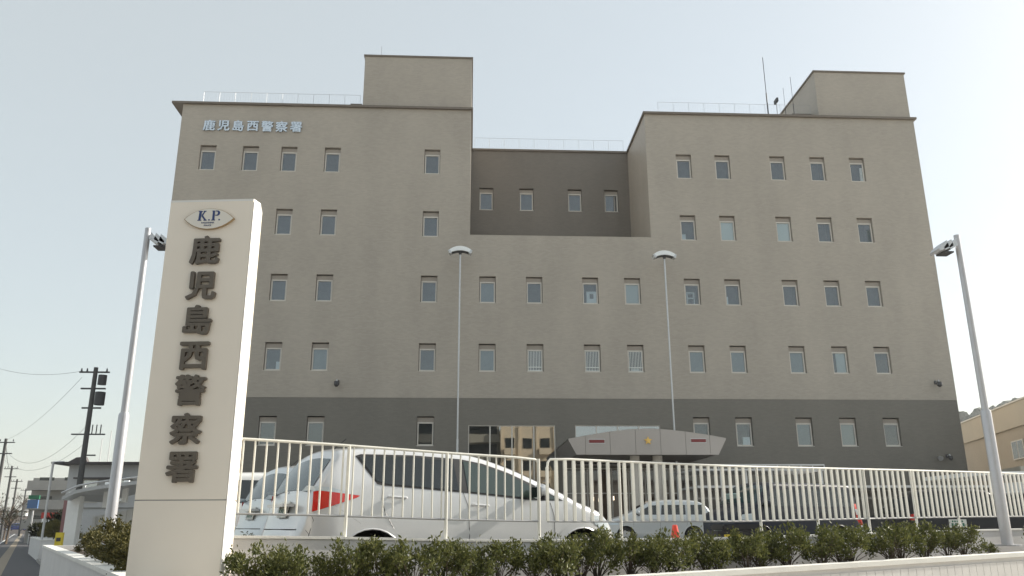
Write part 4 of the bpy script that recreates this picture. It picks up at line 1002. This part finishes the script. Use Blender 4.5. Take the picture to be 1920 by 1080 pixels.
# black bin near the railing
t = thing('storage_box', 'low black lidded box with a yellow plate, just behind the flat-bar railing', 'box', P(4.34, 13.6, -.7), radians(5))
MB().box((-.40, -.25, 0), (.40, .25, .60)).build('bin_body', M_BLACK, t); b = MB().box((-.32, -.28, .605), (.42, .28, .70)).mesh('lid', M_BLACK); bevel_mesh(b, .02); put('lid', b, t)
MB().box((-.30, -.262, .49), (.0, -.251, .545)).build('yellow_plate', M_YEL, t); MB().box((-.48, -.24, 0), (-.41, .24, .50)).build('side_box', M_BLACK, t)
# cone
t = thing('traffic_cone', 'orange-red traffic cone standing between the cars behind the railing', 'traffic cone', P(3.05, 12.4, -.7))
MB().box((-.19, -.19, 0), (.19, .19, .035)).build('base', M_CONE, t); MB().tube([(0, 0, .035), (0, 0, .66), (0, 0, .69), (0, 0, .695)], [.15, .040, .036, .02], 24).build('cone_body', M_CONE, t, smooth=True)
MB().tube([(0, 0, .36), (0, 0, .46)], [.0955, .078], 24, cap=False).build('reflective_band', M_LAMPW, t, smooth=True)
# red-white flag pole near van rear
t = thing('safety_bar', 'thin white pole with a red tip leaning behind the railing, right of the dark van', 'pole', P(6.90, 14.6, -.7))
MB().tube([(0.14, 0, 0), (.05, 0, .55), (-.05, 0, .95)], .018, 8).build('pole', M_LAMPW, t); MB().tube([(.02, 0, .68), (-.02, 0, .86)], .035, 8).build('red_band', M_TAIL, t)

# ================================================================== CARPORTS / SHED RIGHT
cp = thing('carport', 'long low carport with pale flat roof edge beside the entrance', 'carport', P(9.5, 37, -.7))
def rel(o, mb): return loc(mb, Vector(o.location))
rel(cp, MB().box(P(9.9, 36.2, 2.28), P(15.8, 39.5, 2.36)).box(P(9.9, 36.2, 2.50), P(15.8, 36.3, 2.56))).build('roof', M_STEEL, cp)
pm = MB().box((-.04, -.04, 0), (.04, .04, 2.98)).mesh('post', M_STEEL)
for k in range(6): put('post', pm, cp, (.5+k*1.14, -.6, 0))
for k in range(12): rel(cp, MB().box(P(9.95+k*.53, 36.21, 2.37), P(9.99+k*.53, 36.28, 2.50))).build('roof_rail_post', M_STEEL, cp)
cs = thing('bicycle_shed', 'long grey shed with horizontal rails seen through the flat-bar railing', 'shed', P(12, 37, -.7))
rel(cs, MB().box(P(9.9, 38.8, -.7), P(30, 38.9, 1.5))).build('back_wall', M_CONC, cs); rel(cs, MB().box(P(9.9, 35.8, 1.52), P(30, 38.9, 1.62))).build('roof', M_STEEL, cs)
for z in (1.05,): rel(cs, MB().box(P(9.9, 36.0, z), P(30, 36.06, z+.07))).build('rail', M_CONC, cs)
pm = MB().box((-.05, -.05, 0), (.05, .05, 2.2)).mesh('post', M_CONC)
for k in range(11): put('post', pm, cs, (-1.5+k*1.95, -.9, 0))
rel(cs, MB().box(P(9.9, 37.2, -.7), P(30, 38.79, .35))).build('stored_bicycles_cover', M_DARK, cs)
cr_ = thing('white_carport', 'white flat carport roof below the tan building at the right edge', 'carport', P(18.6, 30, -.7))
rel(cr_, MB().box(P(18.4, 29.0, 1.66), P(27, 33, 1.80))).build('roof', M_LAMPW, cr_)
for x in (18.8, 22, 26): rel(cr_, MB().box(P(x, 29.2, -.7), P(x+.1, 29.3, 1.66))).build('post', M_LAMPW, cr_)
# white parked truck box below it
t = thing('parked_truck', 'white box truck at the right edge, seen through the railing beyond the lamp pole', 'truck', P(19.5, 26, -.7))
rel(t, MB().box(P(17.3, 24.5, -.3), P(21.5, 26.3, 1.25))).build('cargo_box', WHT2, t); rel(t, MB().box(P(15.9, 24.6, -.4), P(17.2, 26.2, .9))).build('cab', WHT2, t)
rel(t, MB().box(P(16.0, 24.58, .3), P(16.9, 24.599, .8))).build('cab_window', M_CGLASS, t)
for x in (16.5, 20.4): rel(t, MB().tube([P(x, 24.55, -.35), P(x, 24.8, -.35)], .35, 20)).build('wheel', M_TYRE, t, smooth=True)
# ================================================================== TAN BUILDING
tb = thing('tan_building', 'sunlit tan building with a stepped roofline at the right edge', 'building', P(33.5, 51, -.7))
pf, pn = Vector((36.4, 61.0)), Vector((29.9, 38.6)); dd = (pn-pf).normalized(); nr = Vector((-dd.y, dd.x))
def tbp(t, o): q = pn+(pf-pn)*t-Vector((dd.y, -dd.x))*0+nr*o; return (q.x, q.y)
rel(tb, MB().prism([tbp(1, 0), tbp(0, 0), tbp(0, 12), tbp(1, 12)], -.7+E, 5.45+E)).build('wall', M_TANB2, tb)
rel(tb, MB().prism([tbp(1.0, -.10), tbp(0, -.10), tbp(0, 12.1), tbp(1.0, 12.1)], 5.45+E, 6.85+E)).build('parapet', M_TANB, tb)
rel(tb, MB().prism([tbp(1.0, -.16), tbp(0, -.16), tbp(0, 12.2), tbp(1.0, 12.2)], 6.85+E, 6.93+E)).build('coping', M_TOPW, tb)
def slot(t0, t1, z0, z1):
    a, b = tbp(t0, -.02), tbp(t1, -.02); a2, b2 = tbp(t0, -.07), tbp(t1, -.07)
    w = rel(tb, MB().prism([b, a, a2, b2][::-1], z0+E, z1+E)).build('window', M_FRAME, tb)
    m0 = t0+(t1-t0)*.06; m1 = t0+(t1-t0)*.47; m2 = t0+(t1-t0)*.53; m3 = t0+(t1-t0)*.94
    for u, v_ in ((m0, m1), (m2, m3)):
        rel(tb, MB().face([(*tbp(u, -.078), z0+.07+E), (*tbp(v_, -.078), z0+.07+E), (*tbp(v_, -.078), z1-.07+E), (*tbp(u, -.078), z1-.07+E)])).build('pane', M_CGLASS, w, fix=False)
slot(.335, .42, 3.62, 4.72); slot(.10, .17, 3.65, 4.72); slot(.02, .09, 3.65, 4.72)
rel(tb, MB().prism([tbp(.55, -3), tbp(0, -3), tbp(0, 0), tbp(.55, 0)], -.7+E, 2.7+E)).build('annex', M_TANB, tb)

# ================================================================== LEFT STREET
hs = thing('grey_house', 'grey two-storey house with a shallow dark roof behind the utility pole', 'house', P(-26, 60, -1.5))
def hp(x, y, z): return P(x, y, z)
rel(hs, MB().box(P(-28.1, 60, -1.5), P(-16, 69, 4.2))).build('wall', M_HOUSE, hs)
rf = rel(hs, MB().prism([(-29.0, 59.2), (-15.4, 59.2), (-15.4, 69.8), (-29.0, 69.8)], 4.2+E, 4.34+E)).build('roof', M_ROOFT, hs)
rel(hs, MB().extr_y([(-28.4, 4.36+E), (-27.0, 4.36+E), (-27.2, 4.75+E), (-27.8, 4.72+E)], 60.2, 60.6)).build('roof_gable', M_ROOFT, hs)
for x in (-26.9, -25.0):
    w = rel(hs, MB().box(P(x-.1, 59.93, 1.6), P(x+1.0, 59.99, 3.2))).build('window', M_FRAME, hs); rel(hs, MB().box(P(x, 59.9, 1.7), P(x+.9, 59.925, 3.1))).build('pane', M_GLASSB, w)
rel(hs, MB().box(P(-27.5, 59.5, 3.2), P(-23.6, 59.99, 3.3))).build('awning', M_ROOFT, hs)
rel(hs, MB().box(P(-28.1, 59.94, 1.2), P(-16, 59.985, 1.28))).build('ledge', M_CONC, hs)
for x, h in ((-27.4, 1.7), (-26.8, 2.3)): rel(hs, MB().tube([P(x, 63, 4.3), P(x, 63, 4.6+h)], .03, 5)).build('tv_aerial', M_STEEL, hs)
# flats beyond
ap = thing('concrete_flats', 'pale concrete flats with stacked balconies beyond the grey house', 'apartment building', P(-40, 84, -1.5))
rel(ap, MB().box(P(-42.6, 84, -1.5), P(-34, 96, 4.6))).build('wall', mat('pale_concrete', (.38, .37, .35), .85, noise=.1, nscale=1), ap)
for z in (3.4, 1.6, -.2): rel(ap, MB().box(P(-42.6, 83.0, z), P(-34, 83.98, z+.9))).build('balcony', MATS['pale_concrete'], ap)
for z in (3.4, 1.6, -.2):
    for x in (-42.0, -39.6, -37.2): rel(ap, MB().box(P(x, 83.96, z+.92), P(x+1.4, 83.99, z+1.25))).build('window', M_CGLASS, ap)
# bicycle shelter with curved roof
sh = thing('curved_shelter', 'bicycle shelter with curved silver roof and corrugated side wall left of the sign pillar', 'shelter', P(-11, 26, -.7))
def shp(x, y, z): return P(x, y, z)
rp = MB(); N_ = 16
def arcp(u): # along roof, u 0..1 from left edge to right
    return (-11.80+u*5.4, .84+.52*sqrt(min(1, u*1.9))-.25*max(0, u-.5))
for i in range(N_):
    (xa, za), (xb, zb) = arcp(i/N_), arcp((i+1)/N_)
    for (dz, o) in ((0, 0),):
        rp.face([P(xa, 25, za), P(xb, 25, zb), P(xb, 28.5, zb+.02), P(xa, 28.5, za+.02)]); rp.face([P(xa, 25, za-.10), P(xb, 25, zb-.10), P(xb, 25, zb), P(xa, 25, za)])
        rp.face([P(xa, 25, za-.10), P(xa, 28.5, za-.08), P(xb, 28.5, zb-.08), P(xb, 25, zb-.10)])
rp.face([P(-11.80, 25, .74), P(-11.80, 28.5, .76), P(-11.80, 28.5, .86), P(-11.80, 25, .84)])
rel(sh, rp).build('roof', mat('silver_sheet', (.42, .44, .46), .35, metal=.5, noise=.05), sh, fix=False)
rb = MB(); rb.tube([P(arcp(i/12)[0], 24.95, arcp(i/12)[1]+.10) for i in range(13)], .03, 6); rel(sh, rb).build('roof_edge_tube', M_STEEL, sh)
for u in (.12, .25, .4, .6): rel(sh, MB().tube([P(arcp(u)[0], 24.95, arcp(u)[1]), P(arcp(u)[0], 24.95, arcp(u)[1]+.10)], .02, 5)).build('bracket', M_STEEL, sh)
rel(sh, MB().box(P(-11.9, 25.6, -.7), P(-11.55, 25.9, 1.0))).build('pillar', M_LAMPW, sh)
rel(sh, MB().box(P(-11.05, 26.0, .55), P(-10.85, 26.1, 1.3)).box(P(-10.5, 26.0, .7), P(-10.35, 26.1, 1.35))).build('hanger', M_LAMPW, sh)
cw = MB(); nn_ = 60
for i in range(nn_):
    x = -11.45+i*.09; z1 = .30+.55*min(1, i/32)
    cw.box(P(x, 26.4+(.03 if i % 2 else 0), -.10), P(x+.088, 26.5+(.03 if i % 2 else 0), z1))
tag(rel(sh, cw).build('corrugated_wall', M_CORR, sh), kind='stuff')
rel(sh, MB().box(P(-11.45, 26.4, -.7), P(-6.0, 26.5, -.11))).build('wall_base', M_CONC, sh)
# signs near shelter
t = thing('yellow_box_sign', 'small yellow box sign at the end of the street wall', 'sign', P(-11.72, 25.0, -.9)); MB().box((-.10, 0, .36), (.10, .10, .74)).build('sign_face', M_YEL, t); MB().box((-.06, -.01, .5), (.06, -.001, .60)).build('dark_print', M_DARK, t); MB().box((-.05, .02, 0), (.05, .08, .3)).build('post', M_DARK, t)
t = thing('banner_sign', 'narrow yellow banner hanging on a pole before the flats', 'banner', P(-15.75, 35, -.9)); MB().tube([(0, 0, 0), (0, 0, 2.1)], .02, 6).build('pole', M_STEEL, t); MB().box((-.26, -.01, 1.0), (-.02, .01, 1.95)).build('cloth', mat('ochre_cloth', (.35, .22, .05), .8), t)
t = thing('banner_sign', 'narrow pinkish sign board beside the shelter pillar', 'banner', P(-12.35, 26.6, -.7)); MB().box((-.12, 0, .2), (.0, .05, 1.6)).build('board', mat('dusty_pink_board', (.30, .16, .16), .7), t); MB().box((0.01, 0, 0), (.05, .05, 1.7)).build('post', M_DARK, t)
t = thing('shop_sign', 'blue and green shop sign on the street beyond the flats', 'sign', P(-39.0, 78, -1.5)); MB().box((-.75, 0, 3.9), (0.2, .2, 4.25)).build('green_board', mat('sign_green', (.02, .15, .08), .5), t)
MB().box((-.75, 0, 3.1), (.15, .2, 3.85)).build('blue_board', mat('sign_blue', (.08, .16, .32), .5), t); MB().tube([(-.2, .1, 0), (-.2, .1, 2.9)], .08, 8).build('post', M_STEEL, t)
t = thing('shop_awning', 'red and white shop awning among the dark street trees', 'awning', P(-35.8, 76, -1.5)); MB().box((-1.6, 0, 2.2), (1.0, .3, 2.7)).build('red_band', mat('awning_red', (.45, .05, .04), .6), t); MB().box((-1.5, .02, 1.2), (-.2, .25, 2.18)).build('white_panel', M_LAMPW, t)
MB().box((-1.6, .3, 0), (1.0, 4, 2.7)).build('shop_body', M_CONC, t)
t = thing('street_lamp', 'thin street lamp with a short arm beside the grey house', 'street lamp', P(-19.5, 40, -1.5)); MB().tube([(0, 0, 0), (0, 0, 4.42)], .055, 8).build('pole', M_STEEL, t); MB().tube([(0, 0, 4.42), (.5, 0, 4.44)], .03, 6).build('arm', M_STEEL, t); MB().box((.15, -.08, 4.3), (.5, .08, 4.4)).build('lamp_head', M_DARK, t)
# utility poles
M_PC = mat('concrete_pole', (.09, .09, .09), .85, noise=.1)
def util(x, y, zt, label, big=False, lean=0.):
    t = thing('utility_pole', label, 'utility pole', P(x, y, -1.5)); H = zt+1.5
    MB().tube([(0, 0, 0), (0, 0, H)], [.17, .11] if big else [.16, .11], 10).build('pole', M_PC, t, smooth=True)
    for k, dz in enumerate((.25, 1.15, 2.2) if big else (.3, 1.2)): MB().box((-.85+.2*k, -.05, H-dz-.05), (.75-.1*k, .05, H-dz+.03)).build('crossarm', M_DARK, t)
    for k, xx in enumerate((-.75, -.45, .6)): MB().tube([(xx, 0, H-.22), (xx, 0, H-.05)], [.05, .03], 6).build('insulator', M_DARK, t)
    return t, H
t, H = util(-20.42, 45, 8.35, 'dark utility pole with two transformers, behind the shelter', True)
MB().tube([(.42, 0, H-.95), (.42, 0, H-.42)], .22, 12).build('transformer', M_DARK, t, smooth=True); MB().tube([(.42, 0, H-2.05), (.42, 0, H-1.35)], .26, 12).build('transformer', M_DARK, t, smooth=True)
for k in range(3): MB().tube([(.25+.22*k, 0, H-3.6), (.25+.22*k, 0, H-3.1)], .03, 5).build('fuse', M_DARK, t)
MB().box((-.8, -.04, H-3.65), (.95, .04, H-3.58)).build('crossarm', M_DARK, t); MB().box((0, -.04, H-4.75), (.6, .04, H-4.68)).build('crossarm', M_DARK, t)
up_ = [(-20.42, 45, 8.0)]
for i, (x, y, z, lab) in enumerate(((-38.2, 70, 7.0, 'reddish utility pole at the left edge of the view'), (-52.3, 98, 6.7, 'utility pole second in the receding left row'), (-62, 118, 6.3, 'utility pole third in the receding left row'), (-74.5, 145, 6.2, 'utility pole fourth in the receding left row'), (-80, 160, 6.0, 'farthest thin utility pole down the street'))):
    util(x, y, z, lab)
def cable(p0, p1, dip, label, r=.009):
    pts = []
    for k in range(17):
        u = k/16; q = Vector(p0).lerp(Vector(p1), u); q.z -= dip*4*u*(1-u); pts.append(q)
    o = MB().tube(pts, r, 4).build('power_cable', M_DARK); tag(o, label, 'cable'); return o
cable(P(-21.1, 45, 8.15), P(-38.5, 62, 13.0), .9, 'upper power cable from the transformer pole leaving left')
cable(P(-21.1, 45, 7.8), P(-38.2, 70, 6.9), .5, 'power cable from the transformer pole to the reddish pole', .009)
cable(P(-20.4, 45, 5.3), P(-38.2, 70, 6.2), 1.6, 'sagging telephone cable between the transformer and reddish poles', .010)
cable(P(-20.4, 45, 4.3), P(-38.2, 70, 5.4), 1.2, 'lowest telephone cable between transformer and reddish poles', .009)
cable(P(-38.2, 70, 6.9), P(-52.3, 98, 6.5), .8, 'power cable from the reddish pole on down the street', .02)
# far buildings
far = [(-58, 125, 5, 9, 3.2, (.55, .52, .48), 'cream low building far down the street'), (-66, 142, 6, 8, 4.0, (.48, .40, .36), 'pinkish low building far down the street'), (-52.5, 150, 9, 10, 3.0, (.42, .42, .42), 'grey low building beside the far street trees'),
       (-74, 190, 9, 10, 6.0, (.62, .60, .57), 'pale block closing the street view'), (-101, 196, 8, 8, 3.6, (.62, .40, .34), 'pinkish building at the street end behind the blue car'), (-109, 208, 6, 8, 5.0, (.6, .62, .6), 'white building at the street end, left of the pinkish one')]
for x, y, w_, d_, h_, c_, lab in far:
    t = thing('far_building', lab, 'building', P(x, y, -1.5)); MB().box((-w_/2, 0, 0), (w_/2, d_, h_)).build('wall', mat('far_'+lab.split()[0], c_, .85, noise=.12, nscale=.4), t)
    MB().box((-w_/2-.2, -.2, h_), (w_/2+.2, d_+.2, h_+.25)).build('roof', M_ROOFT, t)
    for i in range(3):
        for j in range(max(1, int(h_/2.2))): MB().box((-w_/2+.6+i*w_/3, -.05, .9+j*2), (-w_/2+.6+i*w_/3+w_/6, -.005, 2.0+j*2)).build('window', M_CGLASS, t)
# street trees
def tree(x, y, z0, H, R, label, m, n=900, size=.35, bare=False, group=None):
    t = thing('street_tree', label, 'tree', P(x, y, z0), 0, group); rg = random.Random(int(abs(x*13+y*7)))
    tr = MB().tube([(0, 0, 0), (.05, 0, H*.45), (0, .05, H*.8)], [.12, .09, .04], 8)
    for k in range(6 if not bare else 16):
        a = rg.uniform(0, 6.28); z = H*rg.uniform(.3, .7); e = Vector((R*.8*cos(a), R*.8*sin(a), z+H*rg.uniform(.15, .35))); tr.tube([(0, 0, z), e*.5+Vector((0, 0, z*.5)), e], [.05, .03, .012], 5)
        if bare:
            for _ in range(4): tr.tube([e, e+Vector((rg.uniform(-.5, .5), rg.uniform(-.5, .5), rg.uniform(.1, .7)))], [.02, .008], 4)
    tr.build('trunk', M_BARK, t, smooth=True)
    if n:
        mb = MB()
        for k in range(9):
            c = Vector((rg.uniform(-.6, .6)*R, rg.uniform(-.6, .6)*R, H*.68+rg.uniform(-.25, .25)*H)); leaves(c, (R*.5, R*.5, R*.42), n//9, size, rg, mb, shell=.2)
        mb.build('crown', m, t, fix=False)
tree(-31.6, 68, -1.5, 2.7, 1.1, 'dark round tree before the shop awning', M_LEAFD, 1400, .3)
tree(-29.9, 66, -1.5, 2.6, 1.0, 'dark bushy tree between the flats and the grey house', M_LEAFD, 1400, .3)
tree(-34.2, 70, -1.5, 1.7, .9, 'small dark tree left of the shop awning', M_LEAFD, 1000, .3)
tree(-41.6, 79, -1.5, 4.2, 1.4, 'bare branching tree at the left edge beside the reddish pole', M_LEAFD, 250, .2, True)
tree(-54.6, 103, -1.5, 4.0, 1.5, 'bare roadside tree second along the left edge', M_LEAFD, 250, .2, True)
tree(-71.0, 134, -1.5, 4.4, 1.6, 'bare roadside tree far along the left edge', M_LEAFD, 250, .25, True)
# haze: one closed box round camera, ground and everything
hz = MB().box((-BIG-4, -BIG-4, -1), (BIG+4, BIG+4, 76)).build('haze', [], None)
mh = bpy.data.materials.new('air_haze'); mh.use_nodes = True; nt = mh.node_tree; nt.nodes.remove(nt.nodes['Principled BSDF'])
pv = nt.nodes.new('ShaderNodeVolumePrincipled'); pv.inputs['Density'].default_value = .00032; pv.inputs['Color'].default_value = (.93, .95, .97, 1)
pv.inputs['Anisotropy'].default_value = .25
nt.links.new(pv.outputs[0], nt.nodes['Material Output'].inputs['Volume']); hz.data.materials.append(mh); tag(hz, kind='stuff')
# ================================================================== ACROSS THE STREET (seen mirrored in the lobby glass)
ab = thing('apartment_block', 'beige apartment block mirrored in the large ground floor window', 'apartment building', P(7, -20, -1.5))
def apt(root, x0, x1, zt, m, nb, y=-20., dark=False):
    rel(root, MB().box(P(x0, y-10, -1.5), P(x1, y, zt))).build('wall', m, root)
    z = -.2; k = 0
    while z < zt-2:
        if dark:
            rel(root, MB().box(P(x0, y+.01, z+2.0), P(x1, y+1.3, z+3.1))).build('balcony', m, root); rel(root, MB().box(P(x0+.3, y+.005, z+.2), P(x1-.3, y+.03, z+1.9))).build('window', M_CGLASS, root)
        else:
            wdt = (x1-x0)/nb
            for i in range(nb):
                xa = x0+i*wdt+wdt*.22
                rel(root, MB().box(P(xa, y+.01, z+1.2), P(xa+wdt*.5, y+.05, z+2.5))).build('window', M_CGLASS, root)
                if i != 1: rel(root, MB().box(P(xa-.2, y+.01, z+.35), P(xa+wdt*.55, y+.9, z+1.15))).build('balcony', m, root)
            for i in range(nb+1):
                if k == 0: rel(root, MB().box(P(x0+i*wdt-.12, y+.01, -1.5), P(x0+i*wdt+.12, y+.18, zt))).build('pilaster', m, root)
        z += 2.9; k += 1
apt(ab, 4.2, 11.2, 12.6, M_APT, 3)
ab2 = thing('apartment_block', 'shaded olive balcony block mirrored in the left panes of the ground floor window', 'apartment building', P(-1, -20, -1.5))
apt(ab2, -9, 4.0, 17, M_APTD, 2, y=-22, dark=True)
for i, (x, y, w_, h_, lab) in enumerate(((-26, -24, 13, 9, 'low tan block mirrored in the left ground floor windows'), (-46, -26, 16, 11, 'wide grey block mirrored beside the far left windows'), (24, -24, 14, 7, 'low grey block mirrored in the right ground floor windows'))):
    t = thing('street_building', lab, 'building', P(x, y, -1.5)); MB().box((-w_/2, -8, 0), (w_/2, 0, h_)).build('wall', (M_APTD, M_CONC, M_CONC)[i], t); MB().box((-w_/2-.2, -8.2, h_), (w_/2+.2, .2, h_+.3)).build('roof', M_ROOFT, t)
    for k in range(4): MB().box((-w_/2+1+k*w_/4, .005, 2.2), (-w_/2+2.4+k*w_/4, .05, 3.8)).build('window', M_CGLASS, t)
